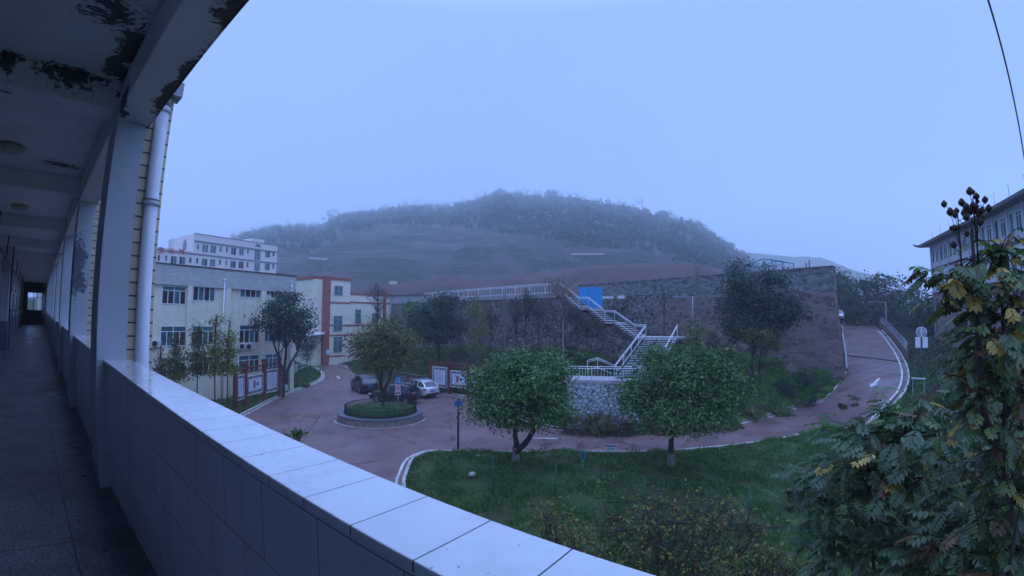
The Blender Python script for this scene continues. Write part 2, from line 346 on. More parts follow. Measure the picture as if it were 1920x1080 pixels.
def ground_mat(name, cols, rough=.95, s=.5):
    t = NT(name); v = t.coord(); a = t.noise(v, s, 7, .65); b_ = t.noise(v, s*9, 6, .7); k = t.math('ADD', t.math('MULTIPLY', a, .6), t.math('MULTIPLY', b_, .4))
    c = t.ramp(k, [(.32+.36*i/(len(cols)-1), q) for i, q in enumerate(cols)])
    t.bump(t.noise(v, 18, 4), .5, .05); return t.out(c, rough, spec=.15)
M_soil = ground_mat('garden_soil', [(.035, .028, .020), (.035, .045, .018), (.045, .075, .022), (.06, .05, .03)])
M_kerb = plain('concrete_kerb', (.38, .37, .36), .8, 0, .25, 3, .3)
M_paint = plain('white_road_paint', (.50, .49, .47), .7, 0, .45, 1.5, .2)
M_earth = plain('red_brown_earth', (.062, .036, .032), .95, 0, .45, .12, 1.0, 1.2)
def rubble_mat(name, c1, c2, mortar, scale=2.0, width=.06, squash=1.25, brick=False, moss=.25):
    t = NT(name); o = t.n('ShaderNodeTexCoord').outputs['Object']; sp = t.n('ShaderNodeSeparateXYZ', {0: o})
    w = t.n('ShaderNodeTexNoise', {'Vector': o, 'Scale': 1.2 if brick else 2.5, 'Detail': 2}).outputs[1]
    if brick:
        cb = t.n('ShaderNodeCombineXYZ', {0: t.math('MULTIPLY', t.math('ADD', sp.outputs[0], sp.outputs[1]), .95), 1: t.math('MULTIPLY', sp.outputs[2], 1.75)}).outputs[0]
        cb = t.n('ShaderNodeVectorMath', {0: cb, 1: t.n('ShaderNodeVectorMath', {0: w, 1: (.30, .22, 0)}, operation='MULTIPLY').outputs[0]}, operation='ADD').outputs[0]
        v1_ = t.n('ShaderNodeTexVoronoi', {'Vector': cb, 'Scale': 1.0, 'Randomness': .8}, feature='F1', distance='CHEBYCHEV', voronoi_dimensions='2D'); v2_ = t.n('ShaderNodeTexVoronoi', {'Vector': cb, 'Scale': 1.0, 'Randomness': .8}, feature='F2', distance='CHEBYCHEV', voronoi_dimensions='2D')
        df = t.math('SUBTRACT', v2_.outputs[0], v1_.outputs[0]); rnd = t.n('ShaderNodeSeparateXYZ', {0: v1_.outputs[1]}).outputs[0]
        edge = t.ramp(df, [(width, 1), (width*2.6, 0)]); stone = t.ramp(rnd, [(0, tuple(x*.55 for x in c1)), (.35, c1), (.75, c2), (1, tuple(x*1.25 for x in c2))]); colr = t.mix(edge, stone, mortar)
    else:
        v = t.n('ShaderNodeMapping', {0: o, 3: (scale, scale, scale*squash)}).outputs[0]
        v = t.n('ShaderNodeVectorMath', {0: v, 1: t.n('ShaderNodeVectorMath', {0: w, 1: (.7, .7, .7)}, operation='MULTIPLY').outputs[0]}, operation='ADD').outputs[0]
        vo = t.n('ShaderNodeTexVoronoi', {'Vector': v, 'Scale': 1.0}, feature='DISTANCE_TO_EDGE'); vc = t.n('ShaderNodeTexVoronoi', {'Vector': v, 'Scale': 1.0})
        rnd = t.n('ShaderNodeSeparateXYZ', {0: vc.outputs[1]}).outputs[0]
        stone = t.ramp(rnd, [(0, c1), (.6, c2), (1, tuple(x*.6 for x in c1))])
        edge = t.ramp(vo.outputs[0], [(width*.6, 1), (width*1.5, 0)])
        colr = t.mix(edge, stone, mortar)
    colr = t.mix(t.ramp(t.noise(o, .5, 7, .65), [(.45, 0), (.7, moss)]), colr, (.03, .032, .02))
    colr = t.mix(t.ramp(t.noise(o, 9, 5, .7), [(.4, 0), (.8, .4)]), colr, tuple(x*.5 for x in c1))
    t.bump(t.math('ADD', t.math('MULTIPLY', edge, -.6), t.math('MULTIPLY', t.noise(o, 6, 5), .7)), .8, .12)
    return t.out(colr, .92, spec=.2)
M_rub = rubble_mat('rubble_stone_wall', (.07, .056, .05), (.14, .115, .10), (.30, .285, .27), 1.3, .055)
M_rubdark = rubble_mat('overgrown_rubble_wall', (.15, .115, .105), (.30, .24, .22), (.06, .055, .05), 1.9, .06, moss=.6)
M_block = rubble_mat('squared_stone_wall', (.11, .072, .062), (.26, .18, .155), (.225, .20, .185), 1.0, .06, squash=1.75, moss=.25)
M_blue_rub = rubble_mat('pale_blue_rubble', (.40, .42, .46), (.52, .54, .58), (.12, .11, .12), 2.8, .06, moss=.15)
t = NT('stained_concrete'); o_ = t.n('ShaderNodeTexCoord').outputs['Object']
c = t.mix(t.ramp(t.noise(t.coord((.8, .8, 1.6)), 1.4, 7, .7), [(.42, 0), (.60, 1)]), (.26, .245, .23), (.085, .082, .075))
c = t.mix(t.ramp(t.noise(t.coord((3, 3, .5)), 1.5, 6, .7), [(.5, 0), (.8, .6)]), c, (.05, .05, .045))
t.bump(t.noise(o_, 8, 5), .4, .04); M_conc = t.out(c, .9, spec=.2)
M_paleconc = plain('pale_concrete', (.34, .34, .35), .8, 0, .25, 2, .3, 12)

# ------------------------------------------------------------------ road outline, in metres
P3 = lambda px, py, d: atr(px, py, d)
plaza = [(458, 776), (525, 742), (590, 717.5), (603, 706), (600, 697), (588, 690), (580, 686), (606, 679), (650, 687), (667, 703), (690, 712), (760, 722), (835, 738), (900, 751), (960, 776), (1040, 803), (1140, 806.5), (1250, 806), (1330, 800), (1400, 789), (1450, 776), (1500, 758)]
near = [(1560, 803), (1500, 818), (1400, 834), (1250, 848), (1100, 850), (1000, 850), (900, 850), (850, 849), (805, 849), (775, 862), (763, 885), (757, 912), (770, 960)]
far_e = [atz(x, y, G) for x, y in plaza]; near_e = [atz(x, y, G) for x, y in near]
poly = far_e+near_e+[Vector((8, 6, G)), Vector((1.2, 6, G)), Vector((1.2, 40, G))]
mb = MB(); mb.add([(p.x, p.y, G+.02) for p in poly], [list(range(len(poly)))])
tag(mb.build('road', M_road), kind='structure')
rl = [(1500, 758, None), (1545, 740, 44.6), (1572, 722, 47.6), (1586, 703, 50.5), (1588, 682, 55.2), (1585, 655, 64), (1581, 630, 78), (1578, 611, 92), (1560, 602, 110)]
rr = [(1560, 803, None), (1625, 782, 33.9), (1678, 757, 37.2), (1700, 728, 41), (1703, 698, 47), (1692, 670, 55.5), (1677, 648, 64), (1655, 622, 76), (1632, 607.5, 96), (1590, 602, 112)]
Lp = [far_e[-1] if d is None else P3(x, y, d) for x, y, d in rl]; Rp = [near_e[0] if d is None else P3(x, y, d) for x, y, d in rr]
def resample(pts, n):
    d = [0]
    for a, b_ in zip(pts, pts[1:]): d.append(d[-1]+(b_-a).length)
    out = []
    for i in range(n):
        s_ = d[-1]*i/(n-1); k = max(j for j in range(len(d)-1) if d[j] <= s_+1e-9); f = (s_-d[k])/(d[k+1]-d[k])
        k0, k3 = max(k-1, 0), min(k+2, len(pts)-1); p0, p1, p2, p3 = pts[k0], pts[k], pts[k+1], pts[k3]
        out.append(.5*((2*p1)+(p2-p0)*f+(2*p0-5*p1+4*p2-p3)*f*f+(3*p1-p0-3*p2+p3)*f**3))
    return out
NR = 40
Ls, Rs = resample(Lp, NR), resample(Rp, NR)
for i in range(4):
    for S_ in (Ls, Rs): S_[i].z = G+(S_[i].z-G)*(i/4)**.6
mb = MB(); vs = []
for a, b_ in zip(Ls, Rs): vs += [a+Vector((0, 0, .02)), (a+b_)/2+Vector((0, 0, .02+.04*min(1, len(vs)/18))), b_+Vector((0, 0, .02))]
fs = []
for i in range(NR-1): fs += [(3*i, 3*i+1, 3*i+4, 3*i+3), (3*i+1, 3*i+2, 3*i+5, 3*i+4)]
mb.add(vs, fs, True); tag(mb.build('ramp_road', M_road), kind='structure')

# ------------------------------------------------------------------ ground sheet
ZB = 2.15                                                     # terrace behind the left wall
A0, A1 = atr(1085, 536, 70), atr(1560, 510, 50); ZA = 4.95; A0.z = A1.z = ZA
B0, B1 = atr(735, 556, 76), atr(1055, 557, 42); B0.z = B1.z = ZB
ctrl = []
for x, y, d in [(1150, 795, 32.5), (1280, 785, 34), (1400, 765, 38.5), (1290, 740, 40), (1220, 720, 37), (1400, 715, 44), (1540, 690, 48.3), (1540, 706, 46.0), (1568, 702, 47.6), (1400, 668, 52), (1480, 680, 50), (1480, 700, 46), (1440, 690, 46), (1300, 655, 50), (1240, 640, 47),
                (1120, 662, 39.5), (1060, 690, 37), (1000, 690, 40), (1000, 652, 44), (900, 655, 50), (860, 672, 49), (820, 660, 56), (760, 665, 60), (700, 672, 63), (750, 694, 52), (690, 690, 58), (1090, 762, 33), (1010, 760, 36.5), (940, 735, 41), (890, 716, 45.5),
                (1750, 700, 45), (1800, 690, 52), (1740, 740, 38), (1850, 760, 36), (1900, 800, 30), (1720, 660, 66), (1760, 640, 80), (1700, 620, 100), (1650, 606, 125), (1900, 650, 70), (1800, 615, 120)]:
    p = atr(x, y, d); ctrl.append((p.x, p.y, p.z))
for x, y in [(1560, 815), (1450, 845), (1250, 868), (1050, 868), (900, 868), (820, 872)]:
    p = atz(x, y, G); ctrl.append((p.x, p.y, G+.75))
for p in [(6, 10), (10, 6), (14, 0), (18, -4), (24, -6), (8, 0), (3, 3), (3, 20), (4, 40), (12, 50), (22, 60), (30, 62), (10, 60), (0, 60), (1, -10), (20, -12), (30, -8)]: ctrl.append((p[0], p[1], G))
for p in [(20, 95, -4), (0, 100, -4), (40, 95, -4), (-60, 60, -8), (-60, -60, -8), (60, -60, -6), (120, -60, -2), (150, 0, -1), (200, 40, 0), (100, 150, 2), (0, 200, 3), (-150, 100, -3), (300, -100, 0), (-200, -200, -6), (200, -300, -4), (400, 300, 2), (-300, 400, 2), (400, -400, 0)]: ctrl.append(p)
for p in near_e+far_e: ctrl.append((p.x, p.y, G-.03))
for p in Ls+Rs: ctrl.append((p.x, p.y, p.z-.05))
CT_ = np.array(ctrl)
_d = np.hypot(CT_[:, None, 0]-CT_[None, :, 0], CT_[:, None, 1]-CT_[None, :, 1]); _n = len(CT_)
_A = np.zeros((_n+1, _n+1)); _A[:_n, :_n] = _d-np.eye(_n)*.6; _A[:_n, _n] = 1; _A[_n, :_n] = 1
_W = np.linalg.solve(_A, np.append(CT_[:, 2], 0))
def inside_np(X, Y, poly):
    c = np.zeros(X.shape, bool); n = len(poly)
    for i in range(n):
        a, b_ = poly[i], poly[i-1]
        if a[1] == b_[1]: continue
        c ^= ((a[1] > Y) != (b_[1] > Y)) & (X < (b_[0]-a[0])*(Y-a[1])/(b_[1]-a[1])+a[0])
    return c
ROADP = [(p.x, p.y) for p in poly]; RAMPP = [(p.x, p.y) for p in Ls]+[(p.x, p.y) for p in Rs[::-1]]
dA = (A1-A0).normalized(); nA = Vector((-dA.y, dA.x, 0)); nA = nA if nA.dot(A0) > 0 else -nA     # away from the camera
dB = (B1-B0).normalized(); nB = Vector((-dB.y, dB.x, 0)); nB = nB if nB.dot(B0) > 0 else -nB
terrA = [A0+nA*1.0, A1+nA*1.0-dA*.6, A1+Vector((48, 2, 0)), Vector((150, 20, 0)), Vector((150, 120, 0)), A0+nA*60]
terrB = [B0+nB*.8, B1+nB*.8, A0+nA*1.0+dA*3, A0+nA*60, Vector((110, 180, 0)), Vector((60, 170, 0)), B0+nB*40-dB*6, B0+nB*3-dB*4]
TA, TB = [(p.x, p.y) for p in terrA], [(p.x, p.y) for p in terrB]
def heights(X, Y, terr=True):
    X, Y = np.asarray(X, float), np.asarray(Y, float); Z = np.full(X.shape, _W[_n])
    for k in range(_n): Z += _W[k]*np.hypot(X-CT_[k, 0], Y-CT_[k, 1])
    r1 = inside_np(X, Y, ROADP); Z = np.where(r1, np.minimum(Z, G)-.18, Z)
    near_ = np.array([tuple(p) for k_ in range(NR) for p in (Ls[k_], Rs[k_], (Ls[k_]+Rs[k_])/2, Ls[k_]*.75+Rs[k_]*.25, Ls[k_]*.25+Rs[k_]*.75)]); bd_ = np.full(X.shape, 1e9); bz_ = np.zeros(X.shape)
    for q_ in near_:
        dd__ = (X-q_[0])**2+(Y-q_[1])**2; u_ = dd__ < bd_; bd_ = np.where(u_, dd__, bd_); bz_ = np.where(u_, q_[2], bz_)
    Z = np.where(inside_np(X, Y, RAMPP) & ~r1, np.minimum(Z-.3, bz_-.4), Z); Z = np.where(~r1 & (bd_ < 1.2) & (bz_ > G+.05), np.minimum(Z, bz_-.02), Z)
    out_ = ~r1 & ~inside_np(X, Y, RAMPP)
    kb_ = resample([Vector(p) for p in far_e[12:]], 70)+resample([Vector(p) for p in near_e], 60)+Ls+Rs; kd_ = np.full(X.shape, 1e9); kz_ = np.zeros(X.shape)
    for q_ in kb_:
        dd__ = (X-q_.x)**2+(Y-q_.y)**2; u_ = dd__ < kd_; kd_ = np.where(u_, dd__, kd_); kz_ = np.where(u_, q_.z, kz_)
    Z = np.where(out_ & (kd_ < 16), np.minimum(Z, kz_+.02+.75*np.maximum(np.sqrt(kd_)-.45, 0)), Z)
    if terr:
        Z = np.where(inside_np(X, Y, TB), ZB-.1, Z); Z = np.where(inside_np(X, Y, TA), ZA-1.2, Z)
    return Z
def hgt(x, y): return float(heights(np.array([x]), np.array([y]))[0])
def grid(x0, x1, y0, y1, st, hole=None, rough=.06, terr=True):
    xs = np.arange(x0, x1+st*.5, st); ys = np.arange(y0, y1+st*.5, st); X, Y = np.meshgrid(xs, ys); Z = heights(X, Y, terr)
    if rough:
        Z = Z+np.array([[rough*(noise.noise(Vector((x*.7, y*.7, 0)))+.5*noise.noise(Vector((x*2, y*2, 3)))) for x in xs] for y in ys])
    nx = len(xs); V = np.stack([X, Y, Z], -1).reshape(-1, 3)
    F = [(j*nx+i, j*nx+i+1, (j+1)*nx+i+1, (j+1)*nx+i) for j in range(len(ys)-1) for i in range(nx-1)
         if not (hole and hole[0]-.01 <= xs[i] and xs[i+1] <= hole[1]+.01 and hole[2]-.01 <= ys[j] and ys[j+1] <= hole[3]+.01)]
    return V, F
v1_, f1_ = grid(1, 100, -24, 78, .5)
v2_, f2_ = grid(-249, 457, -424, 478, 25, (1, 76, -24, 76), 0, False); v2_[:, 2] -= .3
V_ = np.concatenate([v1_, v2_]); F_ = np.array(f1_+[tuple(i+len(v1_) for i in f) for f in f2_], np.int32).ravel()
tag(raw_mesh('ground', V_, F_, 4, M_soil, smooth=True), kind='structure')
# red-brown earth of the terraces on top of the walls
mb = MB(); n_ = len(TB); mb.add([(x, y, ZB+.03) for x, y in TB], [list(range(n_))]); tag(mb.build('terrace_ground', M_earth), kind='structure')
mb = MB(); n_ = len(TA); mb.add([(x, y, ZA-1.0) for x, y in TA], [list(range(n_))]); tag(mb.build('upper_terrace_ground', M_earth), kind='structure')

# ------------------------------------------------------------------ kerbs and road markings
def strip(pts, w, h, name, m, side=0, z=0, kind='structure'):
    """Low kerb or painted line that follows a list of 3-D points. side: offset of its centre to the left."""
    mb = MB(); vs = []; n = len(pts)
    for i, p in enumerate(pts):
        d = (pts[min(i+1, n-1)]-pts[max(i-1, 0)]); d.z = 0; d.normalize(); q = Vector((-d.y, d.x, 0)); c = p+q*side
        for o, zz in ((-w/2, 0), (-w/2, h), (w/2, h), (w/2, 0)): vs.append(c+q*o+Vector((0, 0, z+zz-(.06 if zz == 0 else 0))))
    fs = []
    for i in range(n-1):
        for j in range(3): fs.append((4*i+j, 4*i+j+1, 4*i+4+j+1, 4*i+4+j))
    fs += [(0, 1, 2, 3), (4*n-4, 4*n-3, 4*n-2, 4*n-1)]
    mb.add(vs, fs); return tag(mb.build(name, m), kind=kind)
def dens(pts, n): return resample(pts, n)
g = lambda L: [atz(x, y, G) for x, y in L]
k1 = dens(g([(430, 792), (458, 776), (525, 742), (590, 717.5), (603, 706), (600, 697), (588, 690)]), 40); strip(k1, .16, .14, 'kerb', M_kerb, .0)
strip(k1, .13, .004, 'edge_marking', M_paint, -.26, .024)
k2 = dens(g([(606, 679), (650, 687), (667, 703)]), 12); strip(k2, .16, .14, 'kerb', M_kerb, 0); strip(k2, .12, .004, 'edge_marking', M_paint, -.3, .024)
k3 = dens(g(plaza[12:]), 50); strip(k3, .18, .15, 'kerb', M_kerb, .05); strip(k3, .12, .004, 'edge_marking', M_paint, -.40, .024)
k4 = dens([Vector(p) for p in near_e], 60); strip(k4, .16, .14, 'kerb', M_kerb, .0); strip(k4, .13, .004, 'edge_marking', M_paint, -.36, .024)
strip(Ls, .18, .16, 'kerb', M_kerb, .05); strip(Rs[:24], .16, .14, 'kerb', M_kerb, 0); strip(Rs[1:24], .15, .004, 'edge_marking', M_paint, .5, .045)
strip(Ls[1:18], .12, .004, 'edge_marking', M_paint, -.45, .045)
dl = [(1000, 822), (1045, 822.5)]; strip(g(dl), .13, .004, 'centre_marking', M_paint, 0, .024)
def arrow(c, d, L, name):
    c, d = Vector(c), Vector(d).normalized(); q = Vector((-d.y, d.x, 0))
    P = lambda a, s: c+d*a+q*s
    out = [P(-L/2, .09), P(-L/2, -.09), P(L*.1, -.09), P(L*.1, -.28), P(L/2, 0), P(L*.1, .28), P(L*.1, .09)]
    mb = MB(); mb.add(out, [list(range(7))]); return tag(mb.build(name, M_paint), kind='structure')
a0, a1 = atz(638, 712, G), atz(631, 704, G); arrow(((a0+a1)/2+Vector((0, 0, .026))), (a1-a0), 2.6, 'arrow_marking')
# arrow on the ramp
i_ = 9; pc = Ls[i_]*.5+Rs[i_]*.5
a0, a1 = atr(1648, 711, 42), atr(1633, 726, 40); dd = (a1-a0); nn_ = 3
mb = MB(); q = Vector((-dd.y, dd.x, 0)).normalized(); d_ = dd.normalized(); cc = (a0+a1)/2+Vector((0, 0, .05)); L = 2.3
P_ = lambda a, s: cc+d_*a+q*s
mb.add([P_(-L/2, .1), P_(-L/2, -.1), P_(L*.1, -.1), P_(L*.1, -.3), P_(L/2, 0), P_(L*.1, .3), P_(L*.1, .1)], [list(range(7))]); RAMP_ARROW = mb.build('arrow_marking', M_paint); tag(RAMP_ARROW, kind='structure')
# joint across the ramp (drain)
i_ = min(range(NR), key=lambda i: abs(Ls[i].length-60)); strip([Ls[i_]+Vector((0, 0, .03)), (Ls[i_]+Rs[i_])/2+Vector((0, 0, .07)), Rs[i_]+Vector((0, 0, .03))], .55, .012, 'drain_joint', plain('dark_drain', (.03, .03, .03), .6), 0, 0)
# mud stains on the asphalt
M_mud = plain('mud_stain', (.13, .075, .04), .8, 0, .35, 3, .4)
for (x, y, w_) in [(543, 781, 1.1), (580, 779, .8)]:
    c = atz(x, y, G+.026); mb = MB(); rs = random.Random(x)
    pts = [(c.x+w_*math.cos(a)*(.55+.55*rs.random()), c.y+.45*w_*math.sin(a)*(.5+.6*rs.random()), G+.026) for a in [2*math.pi*k/18 for k in range(18)]]
    mb.add(pts, [list(range(18))]); tag(mb.build('mud_stain', M_mud), kind='structure')

# ------------------------------------------------------------------ retaining walls
def wall_frame(a, b_):
    """Empty-style frame whose x axis runs from a to b_ and whose y axis points away from the camera."""
    d = (b_-a); d.z = 0; L = d.length; d.normalize(); n = Vector((-d.y, d.x, 0)); away = n.dot(a) > 0
    if not away: a, b_, d, n = b_, a, -d, -n
    return a, math.atan2(d.y, d.x), L
def wall(name, label, a, b_, zb, m, thick=1.0, batter=0.0, band=0, bandm=None, cat='retaining wall', ends=0, cap=None):
    zt = a.z; o, ang, L = wall_frame(a, b_)
    t_ = thing(name, label, cat, (o.x, o.y, zb), ang); H = zt-zb
    hb = H-band
    mb = MB(); f = lambda z: -batter*(1-z/H)
    mb.add([(-ends, f(0), -1.0), (L+ends, f(0), -1.0), (L+ends, thick, -1.0), (-ends, thick, -1.0), (0, f(hb), hb), (L, f(hb), hb), (L, thick, hb), (0, thick, hb)],
           [(0, 3, 2, 1), (4, 5, 6, 7), (0, 1, 5, 4), (1, 2, 6, 5), (2, 3, 7, 6), (3, 0, 4, 7)])
    mb.build('stone_face', m, t_)
    if band:
        mb = MB(); mb.box(.0, L, -.06, thick, hb+.002, H); mb.box(-.05, L+.05, -.14, thick+.05, H+.001, H+.12); mb.box(0, L, -.12, -.062, hb+.002, hb+.16); mb.build('concrete_parapet', bandm or M_conc, t_)
    return t_, L, H
# ------------------------------------------------------------------ retaining walls and stairs
wa_l = A0+dA*((A1-A0).length*.42); wa_l.z = ZA
w1, LA1, HA = wall('retaining_wall', 'tall squared-stone retaining wall with stained concrete parapet ending at the ramp corner', wa_l, A1, -7.0, M_block, 1.2, 1.5, 2.5, M_conc)
inv = Matrix.Translation(w1.location) @ Matrix.Rotation(w1.rotation_euler[2], 4, 'Z'); inv.invert()
s0, s1 = inv @ (A1+nA*1.2), inv @ (A1+Vector((60, 1.5, 0)))
mb = MB(); mb.add([(s0.x, s0.y, -1), (s1.x, s1.y, -1), (s1.x, s1.y, HA-.1), (s0.x, s0.y, HA-.1)]+[(p.x+dx_, p.y, z) for p, dx_, z in ((s0, -1, -1), (s1, -1, -1), (s1, -1, HA-.1), (s0, -1, HA-.1))],
       [(0, 1, 2, 3), (7, 6, 5, 4), (3, 2, 6, 7), (0, 3, 7, 4), (1, 5, 6, 2)]); mb.build('return_wall', M_block, w1)
fr_ = [c for c in w1.children if c.name.startswith('stone_face')][0]; ia = inv @ A1; base_x = max(v.co.x for v in fr_.data.vertices) if ia.x > 1 else 0
for v in fr_.data.vertices:
    if v.co.z < 0 and abs(v.co.x-base_x) < .1 and v.co.y < .5: v.co.x += 1.7 if ia.x > 1 else -1.7
w2, LA2, _ = wall('retaining_wall', 'dark rubble retaining wall with pale mortar web behind the zigzag stairs', A0, wa_l-dA*.01, -7.0, M_rub, 1.2, 1.2, 1.9, M_conc)
w3, LB, HB = wall('retaining_wall', 'long overgrown rubble wall carrying the white terrace railing left of the stairs', B0, B1, -5.6, M_rubdark, .8, .7, .25, M_paleconc)
M_rail = plain('white_painted_rail', (.66, .68, .72), .4, 0, .08, 5, .05)
M_step = plain('concrete_step', (.33, .33, .34), .8, 0, .2, 3, .3)
M_stepdark = plain('step_underside_stone', (.07, .065, .06), .9, 0, .3, 3, .4)
V3 = Vector
def railing(pts, h, name, parent, rails=(1.0, .86, .12), post=1.6, bal=0.0, r=.03, slope_h=None, mat=None):
    """Metal railing above a base line of world points; a part of parent (an Empty at the origin frame)."""
    mb = MB(); n = len(pts); mat = mat or M_rail
    for f in rails: mb.tube([p+V3((0, 0, h*f)) for p in pts], r if f > .3 else r*.8, 6, smooth=True)
    for a, b_ in zip(pts, pts[1:]):
        L = (b_-a).length; k = max(1, round(L/post))
        for i in range(k+1):
            p = a.lerp(b_, i/k); mb.tube([p+V3((0, 0, -.05)), p+V3((0, 0, h*rails[0]))], r*.9, 5)
        if bal:
            m_ = int(L/bal)
            for i in range(1, m_):
                p = a.lerp(b_, i/m_); mb.bar(p+V3((0, 0, h*rails[-1])), p+V3((0, 0, h*rails[1])), .016)
    return mb.build(name, mat, parent)
# terrace railing on the left wall
tr = thing('terrace_railing', 'long white metal railing along the top of the overgrown rubble wall', 'railing')
b0 = B0.lerp(B1, .30); railing([b0+V3((0, 0, .12)), B1+V3((0, 0, .12))-dB*0.1], 1.02, 'rail', tr, bal=.0, post=2.3)
mb = MB(); q0, q1 = b0, B1
for i in range(60):
    p = q0.lerp(q1, (i+.5)/60); mb.bar(p+V3((0, 0, .24)), p+V3((0, 0, .99)), .016)
mb.bar(q0+V3((0, 0, .25)), q1+V3((0, 0, .25)), .02); mb.build('rail_grille', M_rail, tr)
# staircase
st = thing('staircase', 'concrete zigzag stairs with white handrails climbing from the road to the terrace', 'stairs')
def zr(px, py, d, h=1.0): p = atr(px, py, d); p.z -= h; return p
U = [V3((B1.x, B1.y, ZB)), zr(1085.5, 557.8, 41), zr(1103.7, 558.3, 40.4), zr(1134.8, 582.4, 39.3), zr(1152.4, 582.4, 38.8), zr(1190.5, 608.8, 37.8), zr(1211, 609.2, 37.3)]
U[2].z = U[1].z; U[4].z = U[3].z; U[6].z = U[5].z
across = V3(((U[5]-U[1]).y, -(U[5]-U[1]).x, 0)).normalized(); across = across if across.dot(U[3]) > 0 else -across
W = 2.0
def flight(a, b_, across, w, name='flight', n=None):
    drop = a.z-b_.z; n = n or max(2, round(drop/.165)); mb = MB(); mb2 = MB(); q = across*w
    for i in range(n):
        z = a.z-drop*(i+1)/n; p0 = a.lerp(b_, i/n); p1 = a.lerp(b_, (i+1)/n)
        for (m_, zt, zb, e) in ((mb, z+.0, z-.07, .03), (mb2, z-.071, z-.5, 0)):
            d = (p1-p0).normalized()*e; d.z = 0
            c = [p0, p1+d, p1+d+q, p0+q]; vs = [(p.x, p.y, zb) for p in c]+[(p.x, p.y, zt) for p in c]
            m_.add(vs, [(3, 2, 1, 0), (4, 5, 6, 7), (0, 1, 5, 4), (1, 2, 6, 5), (2, 3, 7, 6), (3, 0, 4, 7)])
    f = mb.build(name, M_step, st); mb2.build('riser', M_stepdark, f); return f
def landing(c, zt, th, name='landing', m=None):
    mb = MB(); vs = [(p.x, p.y, zt-th) for p in c]+[(p.x, p.y, zt) for p in c]; n = len(c)
    mb.add(vs, [list(range(n))[::-1], list(range(n, 2*n))]+[(i, (i+1) % n, n+(i+1) % n, n+i) for i in range(n)])
    return mb.build(name, m or M_step, st)
for i in (0, 2, 4): flight(U[i], U[i+1], across, W)
for i in (1, 3): landing([U[i], U[i+1], U[i+1]+across*W, U[i]+across*W], U[i].z, .15)
# lower flight turns back towards the road
D0, D1 = U[6], zr(1153, 674, 32.8); E0, E1 = zr(1270, 612, 38.6), zr(1229, 668, 34.2)
zl = D1.z = E1.z = -4.45
E0.z = D0.z; ac2 = (E0-D0); w2_ = ac2.length; ac2.normalize()
landing([U[5], D0, E0, E0+across*1.6, U[5]+across*W], U[5].z, .18)
flight(D0, D1, ac2, w2_)
Fp = [atr(1060, 700, 31.6), atr(1250, 700, 32.6), atr(1250, 700, 34.6), atr(1060, 700, 34.2)]
landing(Fp, zl, .22)
mb = MB(); zb_ = -8.3; c = [Fp[0]-V3((0, 0, 0)), Fp[1], Fp[2], Fp[3]]
ins = [p.lerp(sum(Fp, V3())/4, .04) for p in Fp]
landing(ins, zl-.221, 3.8, 'podium', M_blue_rub)
# flanking stone below the upper flights
fl = [U[i] for i in range(7)]
mb = MB()
for i in range(6):
    a, b_ = fl[i], fl[i+1]; o = across*.15
    mb.add([(a+o).to_tuple()[:2]+(-6,), (b_+o).to_tuple()[:2]+(-6,), (b_+o).to_tuple()[:2]+(b_.z-.3,), (a+o).to_tuple()[:2]+(a.z-.3,),
            (a+across*1.8).to_tuple()[:2]+(-6,), (b_+across*1.8).to_tuple()[:2]+(-6,), (b_+across*1.8).to_tuple()[:2]+(b_.z-.3,), (a+across*1.8).to_tuple()[:2]+(a.z-.3,)],
           [(0, 1, 2, 3), (5, 4, 7, 6), (3, 2, 6, 7), (0, 3, 7, 4), (1, 5, 6, 2)])
mb.build('stone_flank', M_rubdark, st)
M_steel = plain('galvanised_rail', (.50, .53, .58), .3, .3, .08, 5, .05)
railing([U[0]+across*.05]+U[1:6]+[D0], 1.0, 'handrail', st, rails=(1.0, .88, .15), post=1.7, r=.027)
railing([D0, D1, zr(1120.5, 671, 33.2), zr(1101.6, 675.5, 33.6)], 1.0, 'handrail', st, rails=(1.0, .88, .3), post=1.5, r=.027)
railing([E0, E1], 1.0, 'handrail', st, rails=(1.0, .88, .15), post=1.5, r=.027)
f0 = Fp[0].copy(); f1 = Fp[1].copy(); f0.z = f1.z = zl; dF = (f1-f0).normalized()
railing([f0+dF*.1-V3((dF.x*1.2, dF.y*1.2, .55)), f0+dF*.1, f1], .98, 'handrail', st, rails=(1.0, .86, .10), post=1.9, bal=.22, r=.027)
# stairs down to the road on the left of the podium
fa = f0.lerp(Fp[3], .1); fa.z = zl; fb = fa-dF*5.2; fb.z = G+.1
flight(fa, fb, (Fp[3]-Fp[0]).normalized(), 1.9)
# blue sheet-metal gate on the first landing
p0, p1 = atr(1086.5, 560, 43.2), atr(1128.5, 560, 42.6); zg = (U[1].z+.02); o, ang, L = wall_frame(V3((p0.x, p0.y, 0)), V3((p1.x, p1.y, 0)))
M_blue = plain('bright_blue_sheet_metal', (.03, .27, .58), .4, 0, .12, 2, .05)
gt = thing('metal_gate', 'bright blue ribbed metal gate standing at the top of the zigzag stairs', 'gate', (o.x, o.y, zg-.15), ang)
for k in range(2):
    mb = MB(); x0, x1 = L*k/2+.01, L*(k+1)/2-.01; n = 9
    pts = []
    for i in range(n*4+1):
        pts.append((x0+(x1-x0)*i/(n*4), 0.03*(1 if (i//2) % 2 else 0)))
    poly2 = pts+[(x, y+.012) for x, y in pts[::-1]]; mb.prism(poly2, 0.1, 2.2); mb.build('gate_leaf', M_blue, gt)
mb = MB(); mb.box(-.04, .03, -.02, .05, 0, 2.25).box(L-.03, L+.04, -.02, .05, 0, 2.25).box(-.04, L+.04, .045, .075, .2, .26).box(-.04, L+.04, .045, .075, 1.9, 1.96); mb.build('gate_frame', M_blue, gt)

